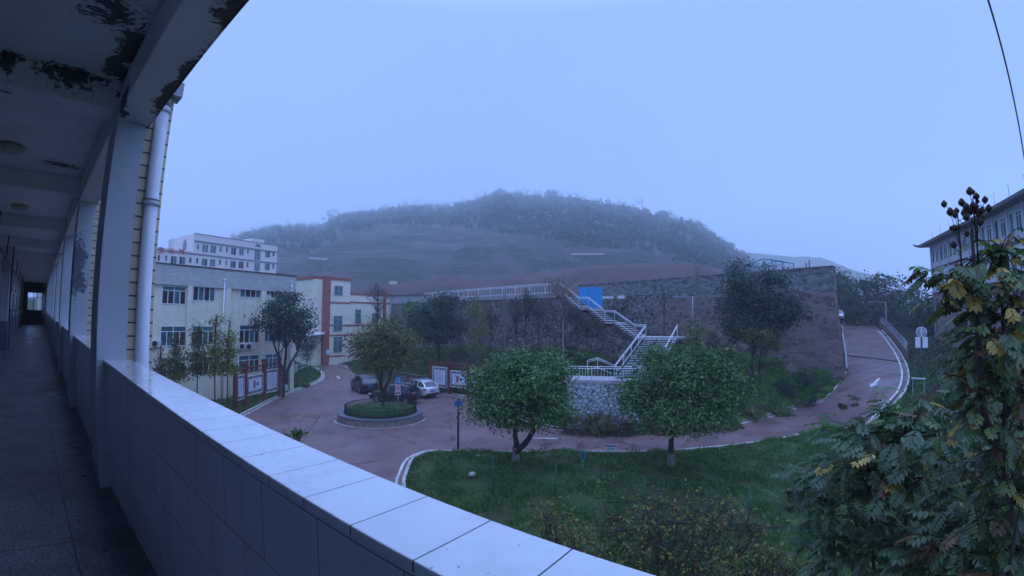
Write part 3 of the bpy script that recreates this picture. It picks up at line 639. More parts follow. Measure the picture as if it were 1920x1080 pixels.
# ramp parapet on the right
rp_pts = []
for i in range(NR):
    if Rs[i].length > 53.5:
        d = (Rs[min(i+1, NR-1)]-Rs[i-1]); d.z = 0; d.normalize(); n = V3((d.y, -d.x, 0)); n = n if n.dot(Rs[i]-Ls[i]) > 0 else -n
        rp_pts.append(Rs[i]+n*.35)
rw = thing('ramp_parapet', 'curving brown concrete parapet with thin white rail along the outside of the ramp', 'parapet')
mb = MB(); vs = []; hh = .85
for i, p in enumerate(rp_pts):
    d = (rp_pts[min(i+1, len(rp_pts)-1)]-rp_pts[max(i-1, 0)]); d.z = 0; d.normalize(); n = V3((-d.y, d.x, 0))*.12
    for o_, z in ((n, -1.6), (n, hh), (-n, hh), (-n, -1.6)): vs.append(p+o_+V3((0, 0, z)))
mb.add(vs, [(4*i+j, 4*i+(j+1) % 4, 4*i+4+(j+1) % 4, 4*i+4+j) for i in range(len(rp_pts)-1) for j in range(4)]+[(0, 1, 2, 3)])
mb.build('concrete_wall', plain('brown_concrete', (.16, .115, .10), .85, 0, .3, 1.2, .3), rw)
railing([p+V3((0, 0, hh)) for p in rp_pts], .75, 'rail', rw, rails=(1.0, .55, .12), post=2.0, bal=.35, r=.03, mat=M_steel)

# ------------------------------------------------------------------ street lamps
M_pole = plain('grey_lamp_pole', (.30, .33, .35), .45); M_lens = plain('lamp_lens', (.6, .62, .64), .3)
def lamp(label, base, h, arm, rot, name='street_lamp', head=.38):
    o = thing(name, label, 'street lamp', base, rot, 'street lamps')
    mb = MB(); mb.tube([(0, 0, 0), (0, 0, h)], [.085, .05], 8); mb.lathe([(.14, 0), (.14, .06), (.09, .12)], 10); mb.build('pole', M_pole, o)
    mb = MB(); mb.tube([(0, 0, h-.12), (arm*.5, 0, h+.04), (arm, 0, h+.02)], .03, 6); mb.build('arm', M_pole, o)
    mb = MB(); mb.prism([(arm-.05, -.02), (arm+head, .0), (arm+head, .05), (arm+.05, .09), (arm-.05, .05)], -.09, .09, 'xz')
    mb.v = [(x, y, z+h) for x, y, z in mb.v]; hd = mb.build('lamp_head', M_pole, o)
    MB().box(arm+.02, arm+head-.04, -.07, .07, h-.045, h-.02).build('lens', M_lens, hd)
    return o
p = atr(1662, 616, 66); left = -V3((math.cos(CAM_YAW), -math.sin(CAM_YAW), 0)); p1 = atr(1662, 566, 66)
az = math.atan2(p.x, p.y); lrot = lambda a: math.pi/2+(math.pi/2-a)+math.pi*0
def leftdir(pp): a = math.atan2(pp.x, pp.y); return math.atan2(math.sin(a), -math.cos(a))
lamp('grey street lamp with short left arm rising behind the ramp parapet', (p.x, p.y, p.z-1), p1.z-p.z+1, 1.7, leftdir(p))
p = atr(1299, 605, 50); p1 = atr(1299, 556, 50)
lamp('slim pale street lamp with left arm in front of the dark rubble wall', (p.x, p.y, p.z-.6), p1.z-p.z+.6, 1.8, leftdir(p))
p = atr(1607, 640, 78); p1 = atr(1607, 605, 78)
# ------------------------------------------------------------------ buildings
M_cream = tile_mat('cream_facade_tile', (.74, .69, .55), (.34, .33, .30), .24, .12, .006, .5, 'xz', .1, .07, .5)
M_band = tile_mat('parapet_band_tile', (.44, .44, .41), (.22, .22, .22), .24, .12, .008, .6, 'xz', .1, .12, .5, stain=.35)
M_roofd = plain('dark_roof_edge', (.06, .055, .055), .8)
M_glass = NT('window_glass'); t = M_glass; o_ = t.n('ShaderNodeTexCoord').outputs['Object']
M_glass = t.out(t.ramp(t.noise(o_, .35, 3), [(.4, (.03, .09, .10)), (.6, (.06, .16, .17))]), .08, spec=.7)
M_glass2 = plain('dark_open_window', (.018, .018, .022), .3, 0, .3, 1, 0)
M_curt = plain('pale_curtain', (.50, .52, .55), .9, 0, .1, 3, .1)
M_frame = plain('white_pvc_frame', (.70, .72, .74), .4, 0, .04, 3, .02)
M_frameg = plain('grey_pvc_frame', (.36, .38, .40), .4, 0, .04, 3, .02)
M_redtrim = plain('dark_red_trim', (.27, .085, .065), .7, 0, .12, 1.5, .1)
class Fac:
    """Facade frame: local x along the wall, y away from the camera, z up from zb; px,py -> point on the wall plane."""
    def __init__(s, name, label, a, b_, zb, cat='building'):
        s.o, s.ang, s.L = wall_frame(V3((a.x, a.y, 0)), V3((b_.x, b_.y, 0))); s.zb = zb
        s.e = thing(name, label, cat, (s.o.x, s.o.y, zb), s.ang); s.d = V3((math.cos(s.ang), math.sin(s.ang), 0)); s.n = V3((-s.d.y, s.d.x, 0))
    def at(s, px, py, y=0):
        r = ray(px, py); k = (s.o.dot(s.n)+y)/r.dot(s.n); p = r*k; q = p-s.o; return q.dot(s.d), p.z-s.zb
    def rect(s, x0, y0, x1, y1, y=0):
        ym, xm = (y0+y1)/2, (x0+x1)/2
        a, b_ = s.at(x0, ym, y)[0], s.at(x1, ym, y)[0]; return a, b_, s.at(xm, y1, y)[1], s.at(xm, y0, y)[1]
def window(parent, x0, x1, z0, z1, n=4, transom=0, y=0, fr=None, fw=.06, rs=None, name='window', reveal=.03, mix=True):
    """White framed window with n sliding panes; open ones read dark, some have curtains."""
    fr = fr or M_frame; rs = rs or random.Random(int(abs(x0*31+z0*77)*10)); w = (x1-x0)/n; zt = z1-(z1-z0)*transom
    mb = MB(); y0, y1 = y-.05, y+.04
    mb.box(x0, x1, y0, y1, z0, z0+fw); mb.box(x0, x1, y0, y1, z1-fw, z1); mb.box(x0, x0+fw, y0, y1, z0+fw, z1-fw); mb.box(x1-fw, x1, y0, y1, z0+fw, z1-fw)
    for i in range(1, n): mb.box(x0+w*i-fw/2, x0+w*i+fw/2, y0+.004, y1-.004, z0+fw, zt-fw/2 if transom else z1-fw)
    if transom:
        mb.box(x0+fw, x1-fw, y0+.002, y1, zt-fw/2, zt+fw/2); mb.box((x0+x1)/2-fw/2, (x0+x1)/2+fw/2, y0+.004, y1-.004, zt+fw/2, z1-fw)
    o = mb.build(name, fr, parent)
    for i in range(n):
        m = rs.choice([M_glass, M_glass, M_glass, M_glass2, M_glass2]) if mix else M_glass
        if mix and rs.random() < .3: q_ = rs.uniform(.3, .8); MB().box(x0+w*i+.05, x0+w*(i+1)-.05, y-.0035, y-.001, z0+.03+(zt-z0)*(1-q_)*.6, zt-.03).build('curtain', M_curt, o)
        MB().box(x0+w*i+.02, x0+w*(i+1)-.02, y-.012, y-.004, z0+.03, zt-.02).build('pane', m, o)
    if transom: MB().box(x0+.02, x1-.02, y-.012, y-.004, zt+.02, z1-.03).build('pane', M_glass, o)
    return o

# --- cream building on the left
a, b_ = atr(300, 560, 44), atr(553, 600, 50); d = (b_-a); d.z = 0; a2 = a-d*.55
F = Fac('office_building', 'cream tiled three storey office block behind the corridor columns', a2, b_, -8.2)
zt = F.at(300, 497)[1]; zt = (zt+F.at(552, 516)[1])/2; zbnd = F.at(320, 534)[1]; L = F.L
MB().box(0, L, .30, 12, 0, zbnd).build('wall', M_cream, F.e)
bd = MB().box(0, L, .0, 12, zbnd+.001, zt).build('parapet_band', M_band, F.e)
MB().box(-.06, L+.06, -.08, 12.06, zt+.001, zt+.10).build('roof_edge', M_roofd, F.e)
for x0, x1 in ((352, 361), (423, 433), (490, 499)):
    u0, u1 = F.at(x0, 560)[0], F.at(x1, 560)[0]; MB().box(u0, u1, .0, .299, 0, zbnd-.001).build('pilaster', M_cream, F.e)
u0 = F.at(529, 560)[0]; MB().box(L-.45, L, .0, .299, 0, zbnd-.001).build('pilaster', M_cream, F.e)
for (x0, y0, x1, y1, n, tr_) in [(303, 536.5, 348.5, 570.5, 4, .25), (361, 538, 403, 564.5, 4, 0), (449.5, 541.8, 489, 558, 4, 0), (499, 538, 529, 554.5, 4, 0),
        (300, 611, 348, 649, 4, .28), (359, 611, 400, 647, 4, .28), (447.8, 609, 486, 643, 4, .28), (495.5, 610, 526, 641, 4, .28),
        (300, 670, 348, 706, 4, .28), (359, 669, 401, 704, 4, .28), (446.7, 665.5, 486, 699, 4, .28), (496, 663, 526, 692, 4, .28)]:
    q = F.rect(x0, y0, x1, y1, .3); window(F.e, q[0], q[1], q[2], q[3], n, tr_, .30)
for px, py in ((421, 527), (547, 531)):
    u, z = F.at(px, py); mb = MB(); mb.tube([(u, -.07, z), (u, -.07, .2)], .06, 8); mb.lathe([(.06, z), (.11, z+.02), (.11, z+.2), (.07, z+.22)], 8, (u, -.07, 0)); mb.build('drainpipe', M_pvc, F.e)
M_ac = plain('air_conditioner_shell', (.52, .54, .55), .5)
def ac(F, px, py, y, label, group='air conditioner units on the cream office block'):
    u, z = F.at(px, py, y); p = F.o+F.d*u+F.n*(y); o = thing('air_conditioner', label, 'air conditioner', (p.x, p.y, F.zb+z), F.ang, group)
    MB().box(-.42, .42, -.34, -.02, -.28, .28).build('case', M_ac, o, .015)
    mb = MB(); mb.lathe([(.23, 0), (.23, .02), (.21, .02)], 18); mb.lathe([(.0, .012), (.21, .012)], 18); mb.v = [(x-.12, -.341-z_, y_) for x, y_, z_ in mb.v]; mb.build('fan_grille', M_dark, o)
    MB().box(-.36, -.32, -.3, 0, -.34, -.281).build('bracket', M_ac, o); MB().box(.32, .36, -.3, 0, -.34, -.281).build('bracket', M_ac, o)
ac(F, 452.5, 649, .3, 'left one of the two air conditioners under the middle office window')
ac(F, 465.5, 649.5, .3, 'right one of the two air conditioners under the middle office window')
ac(F, 290, 644, .3, 'lone air conditioner at the office wall next to the white downpipe')
FO = F
# --- tower with red trim
cor = atr(609, 600, 73); lft = atr(568, 600, 80.5); rgt = atr(657, 600, 75.6)
Z0 = -8.1
T = Fac('trimmed_building', 'cream stair tower and wing with dark red corner columns and bands', atr(613, 600, 73), atr(765, 600, 82), Z0)
T.at(657, 560)
ztw = T.at(616, 518.5)[1]; xw = T.at(657, 540)[0]; ztl = T.at(700, 552)[1]; LT = T.L
MB().box(0.02, xw, .0, 8, 0, ztw-.5).build('tower_wall', M_cream, T.e)
MB().box(xw+.001, LT, .02, 7, 0, ztl-.25).build('wing_wall', M_cream, T.e)
MB().box(-.15, xw+.08, -.1, 8.1, ztw-.5, ztw-.03).build('tower_cornice', M_redtrim, T.e)
MB().box(xw+.081, LT, -.08, 7.1, ztl-.25, ztl).build('wing_cornice', M_redtrim, T.e)
cw = T.at(619.6, 600)[0]-T.at(608.5, 600)[0]
MB().box(-.62, .45, -.12, .9, 0, ztw+.03).build('corner_column', M_redtrim, T.e)
for py in (568, 610, 628.5, 667):
    z = T.at(640, py)[1]; MB().box(.451, xw+.0 if py < 600 else LT, -.06, -.001, z-.13, z+.13).build('band', M_redtrim, T.e)
z = T.at(690, 568)[1]; MB().box(xw, LT, -.05, .019, z-.13, z+.13).build('band', M_redtrim, T.e)
for q in [(626.3, 535.6, 642.4, 553.7), (625, 592, 641.5, 620.7), (624.8, 631.5, 641.5, 660.2), (665.6, 580, 676.7, 607.4), (697, 587, 708, 606)]:
    r_ = T.rect(*q, -.02 if q[0] < 650 else 0); window(T.e, r_[0], r_[1], r_[2], r_[3], 2 if q[0] < 650 else 1, .2 if q[3] > 600 else 0, -.07 if q[0] < 650 else -.03, fr=M_frameg, fw=.06, mix=False)
u = T.at(721, 560)[0]; MB().box(u-.3, u+.3, -.12, .5, 0, ztl+.9).build('wing_column', M_redtrim, T.e)
# pale upper wall right of the wing with a small railing
u1_ = T.at(762, 560)[0]
# left face of the tower
cr_l = T.o+T.d*(-.0); lf = wall_frame(V3((lft.x, lft.y, 0)), V3((T.o.x, T.o.y, 0)))
inv = Matrix.Translation(T.e.location) @ Matrix.Rotation(T.ang, 4, 'Z'); inv.invert()
l0, l1 = inv @ V3((lft.x, lft.y, 0)), V3((-.1, .5, 0)); l0.z = l1.z = 0
mb = MB(); bk = V3((6, 4, 0))
def slab(a, b_, z0, z1, off=0, th=2.0):
    d = (b_-a).normalized(); n = V3((-d.y, d.x, 0)); n = n if n.y > 0 else -n; c = [a-n*off, b_-n*off, b_+n*th, a+n*th]
    mb = MB(); mb.add([(p.x, p.y, z0) for p in c]+[(p.x, p.y, z1) for p in c], [(3, 2, 1, 0), (4, 5, 6, 7), (0, 1, 5, 4), (1, 2, 6, 5), (2, 3, 7, 6), (3, 0, 4, 7)]); return mb
slab(l0, l1, 0, ztw-.5).build('side_wall', M_cream, T.e)
slab(l0, l1, ztw-.5, ztw-.04, .1, 2.1).build('side_cornice', M_redtrim, T.e)
for py in (568, 611): z = T.at(616, py)[1]; slab(l0, l1, z-.12, z+.12, .05, -.001).build('side_band', M_redtrim, T.e)
dd_ = (l1-l0).normalized(); slab(l0-dd_*.5, l0+dd_*.25, 0, ztw-.02, .12, .8).build('rear_column', M_redtrim, T.e)
# entrance canopy and passage
c0 = [atr(538, 636, 66), atr(609, 626.5, 71.5), atr(609, 622, 78), atr(556, 622.5, 80)]
mb = MB(); mb.add([tuple(p) for p in c0]+[tuple(p+V3((0, 0, .18))) for p in c0], [(3, 2, 1, 0), (4, 5, 6, 7), (0, 1, 5, 4), (1, 2, 6, 5), (2, 3, 7, 6), (3, 0, 4, 7)])
cn_ = thing('entrance_canopy', 'white sloping sheet canopy between the office block and the red cornered tower', 'canopy')
mb.build('roof_sheet', plain('white_canopy_sheet', (.70, .72, .75), .4, 0, .1, .6, .05), cn_)
mb = MB(); pz = atz(556, 700, -8)
for px, d_ in ((541, 66), (556, 79)): p = atr(px, 650, d_); MB().tube([(p.x, p.y, G), (p.x, p.y, -3.4)], .07, 8).build('post', M_rail, cn_)
pw = thing('passage_wall', 'dim grey wall with a dark red door at the end of the passage under the canopy', 'wall')
o2, an2, L2 = wall_frame(atr(548, 650, 84), atr(612, 650, 82)); pw.location = (o2.x, o2.y, -8.1); pw.rotation_euler[2] = an2
MB().box(0, L2, 0, .3, 0, 5.2).build('wall_panel', plain('passage_paint', (.18, .185, .19), .8), pw)
MB().box(L2-1.9, L2-.9, -.06, -.001, 0, 3.4).build('door', plain('dark_red_door', (.10, .03, .03), .6), pw)
u, z = T.at(614, 660); 
sg = thing('name_plate', 'small pale blue notice plate fixed low on the red corner column', 'sign', tuple(T.o+T.d*u+T.n*(-.14)+V3((0, 0, Z0+z))), T.ang)
MB().box(-.33, .33, -.03, 0, -.36, .36).build('plate', plain('pale_blue_plate', (.38, .52, .60), .5), sg)
MB().box(-.25, .25, -.034, -.031, .0, .22).box(-.25, .25, -.034, -.031, -.22, -.12).build('printed_lines', plain('print_white', (.65, .70, .72), .5), sg)
# outdoor stair rail beside the wing
sr = thing('stair_rail', 'short white handrail of the outdoor steps rising along the trimmed building', 'railing')
railing([atr(643, 676, 69)+V3((0, 0, -.3)), atr(682, 655, 72)+V3((0, 0, -.6))], .9, 'rail', sr, rails=(1, .8, .2), post=1.2)
# shed wall right of the wing
o3, an3, L3 = wall_frame(atr(724, 560, 80), atr(790, 560, 76)); sh = thing('plant_shed', 'pale low shed behind the bare tree right of the trimmed building', 'shed', (o3.x, o3.y, -2), an3)
zz = atr(750, 553, 79).z+2; MB().box(0, L3, 0, 3, 0, zz-.12).build('wall', M_paleconc, sh); MB().box(-.2, L3+.2, -.3, 3.2, zz-.119, zz).build('roof', M_roofd, sh)

# --- pale pink building on the rise behind
M_pink = plain('pale_pink_render', (.66, .58, .58), .8, 0, .07, .3, .05)
M_band2 = plain('grey_string_course', (.20, .21, .24), .8)
a, b_ = atr(363, 480, 90), atr(519.6, 480, 97.6); d = (b_-a).normalized(); d.z = 0
PF = Fac('dormitory_building', 'pale pink dormitory block with many windows rising behind the office roof', a-d*14, b_, -3)
cx = PF.at(363, 470)[0]; zt = PF.at(400, 446.5)[1]; zt2 = PF.at(519, 458)[1]; zt = (zt+zt2)/2; zlow = PF.at(300, 463.5)[1]; L = PF.L
MB().box(cx, L, 0, 12, 0, zt).build('main_wall', M_pink, PF.e); MB().box(0, cx-.001, .0, 9, 0, zlow).build('low_wall', M_pink, PF.e)
u0, u1 = PF.at(474, 450)[0], PF.at(497, 450)[0]; zb3 = PF.at(486, 448)[1]; MB().box(u0, u1, .3, 4, zt+.001, zb3).build('stair_head', M_pink, PF.e)
for x0, x1, y in ((cx-.02, L+.05, PF.at(440, 462)[1]), (-.02, L+.05, PF.at(440, 484.7)[1])): MB().box(x0, x1, -.12, -.001, y-.13, y+.13).build('string_course', M_band2, PF.e)
MB().box(cx-.05, L+.06, -.06, .3, zt+.001, zt+.12).build('parapet_cap', M_band2, PF.e)
Q = lambda x: 280+x/7.2
QY = lambda y: 430+y/7.2
big = [(712, 795, 205, 310), (822, 900, 215, 320), (1100, 1172, 245, 345), (1210, 1278, 255, 352), (1563, 1628, 288, 382), (287, 370, 360, 470), (402, 487, 368, 475), (703, 783, 393, 493), (815, 890, 402, 502), (1092, 1167, 425, 522), (1202, 1272, 433, 530), (1555, 1622, 460, 552)]
nar = [(640, 670, 200, 270), (948, 975, 230, 300), (1035, 1060, 238, 308), (1318, 1343, 262, 335), (1663, 1690, 295, 365), (112, 145, 345, 425), (210, 242, 352, 428), (535, 568, 378, 452), (630, 660, 385, 460), (938, 968, 408, 482), (1027, 1050, 415, 487), (1312, 1338, 440, 512), (1658, 1685, 467, 532)]
for x0, x1, y0, y1 in big: r_ = PF.rect(Q(x0), QY(y0), Q(x1), QY(y1)); window(PF.e, *r_, 2, .0, -.0, fr=M_frameg, fw=.07)
for x0, x1, y0, y1 in nar: r_ = PF.rect(Q(x0), QY(y0), Q(x1), QY(y1)); window(PF.e, *r_, 1, .0, -.0, fr=M_frameg, fw=.05)
r1, r2 = PF.rect(Q(1420), QY(270), Q(1500), QY(415)), PF.rect(Q(1415), QY(448), Q(1492), QY(565))
for r_ in (r1, r2): window(PF.e, *r_, 3, 0, -.0, fr=M_frameg, fw=.06, mix=False, name='stair_window')
mb = MB(); xc_, rr_ = (r1[0]+r1[1])/2, (r1[1]-r1[0])/2; mb.prism([(xc_+rr_*math.cos(a_), r1[3]+.5+rr_*.85*math.sin(a_)) for a_ in [math.pi*k/12 for k in range(13)]], -.04, .02, 'xz'); mb.build('arch_window', M_glass, PF.e)
mb = MB(); mb.lathe([(0, 0), (.9, 0)], 20); mb.v = [(cx-.03, 4+x, zt-1.9+y*1.3) for x, y, z in mb.v]; mb.build('round_window', M_band2, PF.e)
MB().tube([(6, 2, zlow), (6, 2, zlow+4.5)], .03, 5).build('roof_mast', M_band2, PF.e)
# red characters on the parapet
M_redch = plain('red_sign_letter', (.50, .02, .03), .5)
def text(s, size, m, parent, loc, rot=(math.pi/2, 0, 0), ext=.03, name='lettering'):
    cu_ = bpy.data.curves.new(name, 'FONT'); cu_.body = s; cu_.size = size; cu_.extrude = ext; cu_.align_x = 'CENTER'; cu_.align_y = 'CENTER'; cu_.offset = size*.012
    o = bpy.data.objects.new(name, cu_); col.objects.link(o); dg = bpy.context.evaluated_depsgraph_get(); me = bpy.data.meshes.new_from_object(o.evaluated_get(dg))
    bpy.data.objects.remove(o); me.materials.clear(); me.materials.append(m); ob = bpy.data.objects.new(name, me); col.objects.link(ob); ob.parent = parent; ob.location = loc; ob.rotation_euler = rot; ob.name = name
    return ob
for ch, x0, x1, y0, y1 in (('\u751f', 115, 205, 255, 315), ('\u516c', 250, 330, 262, 322), ('\u5bd3', 390, 475, 270, 338)):
    r_ = PF.rect(Q(x0), QY(y0), Q(x1), QY(y1)); text(ch, (r_[1]-r_[0])*1.0, M_redch, PF.e, ((r_[0]+r_[1])/2, -.1, (r_[2]+r_[3])/2), name='sign_letter')

# --- right building with tiled eaves
zE = 9.5; a, b_ = atz(1745, 461, zE), atz(1935, 366, zE)
RB = Fac('apartment_building', 'white apartment block with dark tiled eaves half hidden behind the fruiting tree on the right', b_, a, -8)
d = RB.d; L = RB.L
e0 = inv
M_white = plain('white_render', (.52, .54, .58), .8, 0, .07, .4, .05); M_brick = plain('brown_pink_render', (.24, .16, .15), .8, 0, .12, .5, .1)
near_right = V3(RB.o) if RB.o.length < 45 else RB.o+d*L
flip = math.hypot(RB.o.x-a.x, RB.o.y-a.y) < 2                                   # is local x = 0 at the far corner?
H = zE+8
X0, X1 = (-.0, L+12) if flip else (-12, L)
MB().box(X0, X1, 0, 11, H-6.4, H).build('upper_wall', M_white, RB.e); MB().box(X0, X1, 0, 11, 0, H-6.401).build('lower_wall', M_brick, RB.e)
for k in (1, 2): MB().box(X0, X1, -.10, -.001, H-3.2*k-.14, H-3.2*k+.14).build('floor_band', plain('dark_floor_band', (.10, .055, .06), .7), RB.e)
rf = MB(); c = [(X0-1.3, -1.3), (X1+1.3, -1.3), (X1+1.3, 12.3), (X0-1.3, 12.3)]; z0_, z1_ = H-.05, H+.28
rf.add([(x, y, z0_) for x, y in c]+[(x, y, z1_) for x, y in c]+[(X0+3, 5.4, H+2.3), (X1-3, 5.4, H+2.3)], [(3, 2, 1, 0), (0, 1, 5, 4), (1, 2, 6, 5), (2, 3, 7, 6), (3, 0, 4, 7), (4, 5, 9, 8), (5, 6, 9), (6, 7, 8, 9), (7, 4, 8)])
rf = rf.build('roof', plain('grey_roof_tile', (.085, .09, .10), .7, 0, .2, 2, .3), RB.e)
for x in (X0-1.3, X1+1.3): MB().tube([(x, -1.3, H+.2), (x+(-.35 if x < 5 else .35), -1.6, H+.3), (x+(-.5 if x < 5 else .5), -1.75, H+.6)], [.16, .12, .04], 6).build('eave_tip', M_roofd, rf)
n = int((X1-X0)/3.3)
for k in range(n):
    x = (X0+.5+3.3*k) if flip else (X1-.5-3.3*k-2.4)
    for f_ in range(2):
        zt_ = H-.55-3.2*f_
        window(RB.e, x, x+.85, zt_-1.9, zt_, 1, .0, .0, fr=M_frame, fw=.06); window(RB.e, x+1.35, x+2.5, zt_-1.9, zt_-.1, 2, .2, .0, fr=M_frame, fw=.06)
    for f_ in range(3):
        window(RB.e, x+.2, x+1.6, H-6.9-3.2*f_-1.5, H-6.9-3.2*f_, 2, 0, 0, fr=M_frameg)
    MB().box(x-.45, x-.15, -.18, -.001, H-6.3, H-.06).build('wall_pier', M_white, RB.e)
for k in range(n+1): MB().tube([(X0+1+3.3*k, 0, H+.5), (X0+1+3.3*k, 0, H+2.0)], .022, 4).build('lightning_rod', M_roofd, rf)
# ------------------------------------------------------------------ cars
M_tyre = plain('tyre_rubber', (.02, .02, .02), .8); M_rim = plain('alloy_rim', (.42, .44, .46), .3, .7, .05, 3, 0)
M_carglass = plain('car_glass', (.012, .016, .02), .05, 0, .1, 1, 0, spec=.8)
M_taill = plain('tail_light', (.30, .012, .012), .2); M_headl = plain('head_light', (.55, .57, .60), .1)
M_black_pl = plain('black_plastic', (.02, .02, .02), .5); M_plate = plain('blue_plate', (.03, .12, .42), .4)
def carpaint(n, c): 
    t = NT(n); t.b.inputs['Coat Weight'].default_value = .45; t.b.inputs['Coat Roughness'].default_value = .06; return t.out(c, .35, .25)
M_cblk, M_cwht = carpaint('black_car_paint', (.012, .013, .016)), carpaint('white_car_paint', (.62, .64, .67))
def suv(label, paint, loc, rot, group='cars parked beside the round planter', rails=True, L=4.62, name='parked_car'):
    o = thing(name, label, 'car', loc, rot, group); W = .92; Hh = 1.66; x0, x1 = -L/2, L/2
    # body: stations (x, bottom, belt height, half width)
    stn = [(x1, .42, .62, .62), (x1-.06, .34, .80, .78), (x1-.35, .28, .92, .88), (x1-.95, .25, 1.00, W), (x1-1.45, .25, 1.06, W), (0, .25, 1.08, W), (-1.2, .25, 1.12, W), (x0+.5, .27, 1.14, W), (x0+.12, .32, 1.12, .88), (x0, .42, 1.0, .80)]
    mb = MB(); n = 10; vs = []
    for x, zb, zt, w in stn:
        h = zt-zb
        prof = [(0, zb), (w*.9, zb), (w*.985, zb+h*.12), (w*1.0, zb+h*.45), (w*.975, zb+h*.82), (w*.90, zt), (0, zt+.025)]
        ring = prof+[(-y, z) for y, z in prof[-2:0:-1]]
        vs += [(x, y, z) for y, z in ring]
    k = 12; fs = [(i*k+j, i*k+(j+1) % k, (i+1)*k+(j+1) % k, (i+1)*k+j) for i in range(len(stn)-1) for j in range(k)]
    fs += [list(range(k))[::-1], [(len(stn)-1)*k+j for j in range(k)]]
    mb.add(vs, fs, True); body = mb.build('body', paint, o)
    es = body.modifiers.new('edge', 'EDGE_SPLIT'); es.split_angle = R(50)
    # glasshouse
    g = [(x1-1.30, 1.05, .80, 1.05, .80), (x1-1.95, 1.05, .83, 1.57, .66), (x1-2.4, 1.05, .83, 1.64, .66), (-.9, 1.08, .83, 1.62, .66), (x0+.62, 1.10, .82, 1.50, .64), (x0+.12, 1.12, .78, 1.14, .72)]
    mb = MB(); vs = []
    for x, zb, wb, zt, wt in g: vs += [(x, wb, zb), (x, wt, zt), (x, -wt, zt), (x, -wb, zb)]
    fs = [(4*i+j, 4*i+j+1, 4*i+4+j+1, 4*i+4+j) for i in range(5) for j in range(3)]; mb.add(vs, fs); mb.build('window_glass', M_carglass, o)
    mb = MB()
    vs = []
    for x, zb, wb, zt, wt in g[1:5]: vs += [(x, wt+.03, zt-.035), (x, wt*.9, zt+.02), (x, 0, zt+.045), (x, -wt*.9, zt+.02), (x, -wt-.03, zt-.035)]
    mb.add(vs, [(5*i+j, 5*i+j+1, 5*i+5+j+1, 5*i+5+j) for i in range(3) for j in range(4)], True); rf = mb.build('roof', paint, o)
    for s in (1, -1):
        mb = MB(); pl = lambda a, b_, w: mb.bar((a[0], s*a[1], a[2]), (b_[0], s*b_[1], b_[2]), w, .035)
        pl((x1-1.26, .80, 1.04), (x1-1.95, .675, 1.575), .07); pl((x0+.60, .655, 1.50), (x0+.12, .74, 1.14), .13); pl((-.95, .84, 1.09), (-.9, .675, 1.61), .08); pl((x1-2.45, .84, 1.07), (x1-2.45, .675, 1.62), .06)
        pl((x0+.62, .655, 1.50), (-.3, .675, 1.62), .05); pl((x0+1.0, .84, 1.11), (x0+.66, .68, 1.48), .12)
        mb.build('window_pillars', paint, o)
    if rails:
        for s in (1, -1): MB().tube([(x1-2.0, s*.62, 1.60), (x1-2.2, s*.62, 1.70), (-.9, s*.62, 1.70), (x0+.8, s*.62, 1.58)], .02, 6).build('roof_rail', M_rim, o)
        MB().box(-.7, .55, -.42, .42, 1.655, 1.672).build('sunroof', M_carglass, rf)
    for sx_ in (x1-.90, x0+.92):
        for s in (1, -1):
            w = MB(); w.lathe([(.20, -.10), (.33, -.11), (.36, -.08), (.36, .08), (.33, .11), (.20, .10)], 24); w.v = [(sx_+a, s*.80+c, .36+b_) for a, b_, c in w.v]; wl = w.build('wheel', M_tyre, o)
            r_ = MB(); r_.lathe([(0, 0), (.06, 0), (.06, -.02), (.21, -.03), (.235, .02)], 20)
            for q in range(5):
                a = 2*math.pi*q/5; r_.bar((.05*math.cos(a), .05*math.sin(a), .02), (.21*math.cos(a), .21*math.sin(a), .02), .07, .02)
            r_.v = [(sx_+a, s*(.905+c*.5), .36+b_) for a, b_, c in r_.v]; r_.build('rim', M_rim, wl)
            ar = MB(); ar.lathe([(.38, -.01), (.43, -.01), (.43, .0), (.38, .0)], 24); ar.v = [(sx_+a, s*(.925+c), max(.36+b_, .22)) for a, b_, c in ar.v]; ar.build('wheel_arch', M_black_pl, o)
    for s in (1, -1):
        MB().box(x0+.0, x0+.28, s*.79-.12 if s > 0 else -.915, s*.79+.125 if s > 0 else -.67, .86, 1.02).build('tail_light', M_taill, o, .02)
        MB().box(x1-.34, x1-.05, s*.70-.13, s*.70+.14, .68, .80).build('headlight', M_headl, o, .02)
        MB().box(x1-1.62, x1-1.48, min(s*.93, s*1.08), max(s*.93, s*1.08), 1.03, 1.17).build('mirror', paint, o, .03)
        MB().box(-1.2, 1.3, s*.93-.01, s*.93+.01, .28, .36).build('side_sill', M_black_pl, o)
    MB().box(x0-.03, x0+.1, -.74, .74, .36, .56).build('rear_bumper', M_black_pl, o, .02)
    MB().box(x0-.02, x0+.02, -.26, .26, .70, .84).build('number_plate', M_plate, o)
    MB().box(x1-.03, x1+.02, -.5, .5, .42, .66).build('grille', M_black_pl, o, .02)
    return o
def place(front, rear, off=0):
    """Wheel contact points of the near side -> location and heading."""
    f, r_ = atz(*front, G), atz(*rear, G); d = (f-r_).normalized(); n = V3((-d.y, d.x, 0)); n = n if n.dot(f) > 0 else -n
    c = (f+r_)/2+n*.85+V3((0, 0, .025)); return c, math.atan2(d.y, d.x)
c, a = place((657, 728.5), (678, 740)); suv('black sports utility car seen from behind, nearest the kerb arrow on the left', M_cblk, c, a)
c, a = place((703.5, 755), (765, 759)); suv('black car parked side-on directly behind the round planter', M_cblk, c, a)
c, a = place((752, 737.5), (795, 749.5)); suv('white sports utility car with dark sunroof behind the black one', M_cwht, c, a)
p = atr(1569, 604, 84); suv('small white car on the ramp mostly hidden by the stone wall corner', M_cwht, (p.x, p.y, p.z+.35), math.atan2(Ls[-6].y-Ls[-1].y, Ls[-6].x-Ls[-1].x), group=None, rails=False)

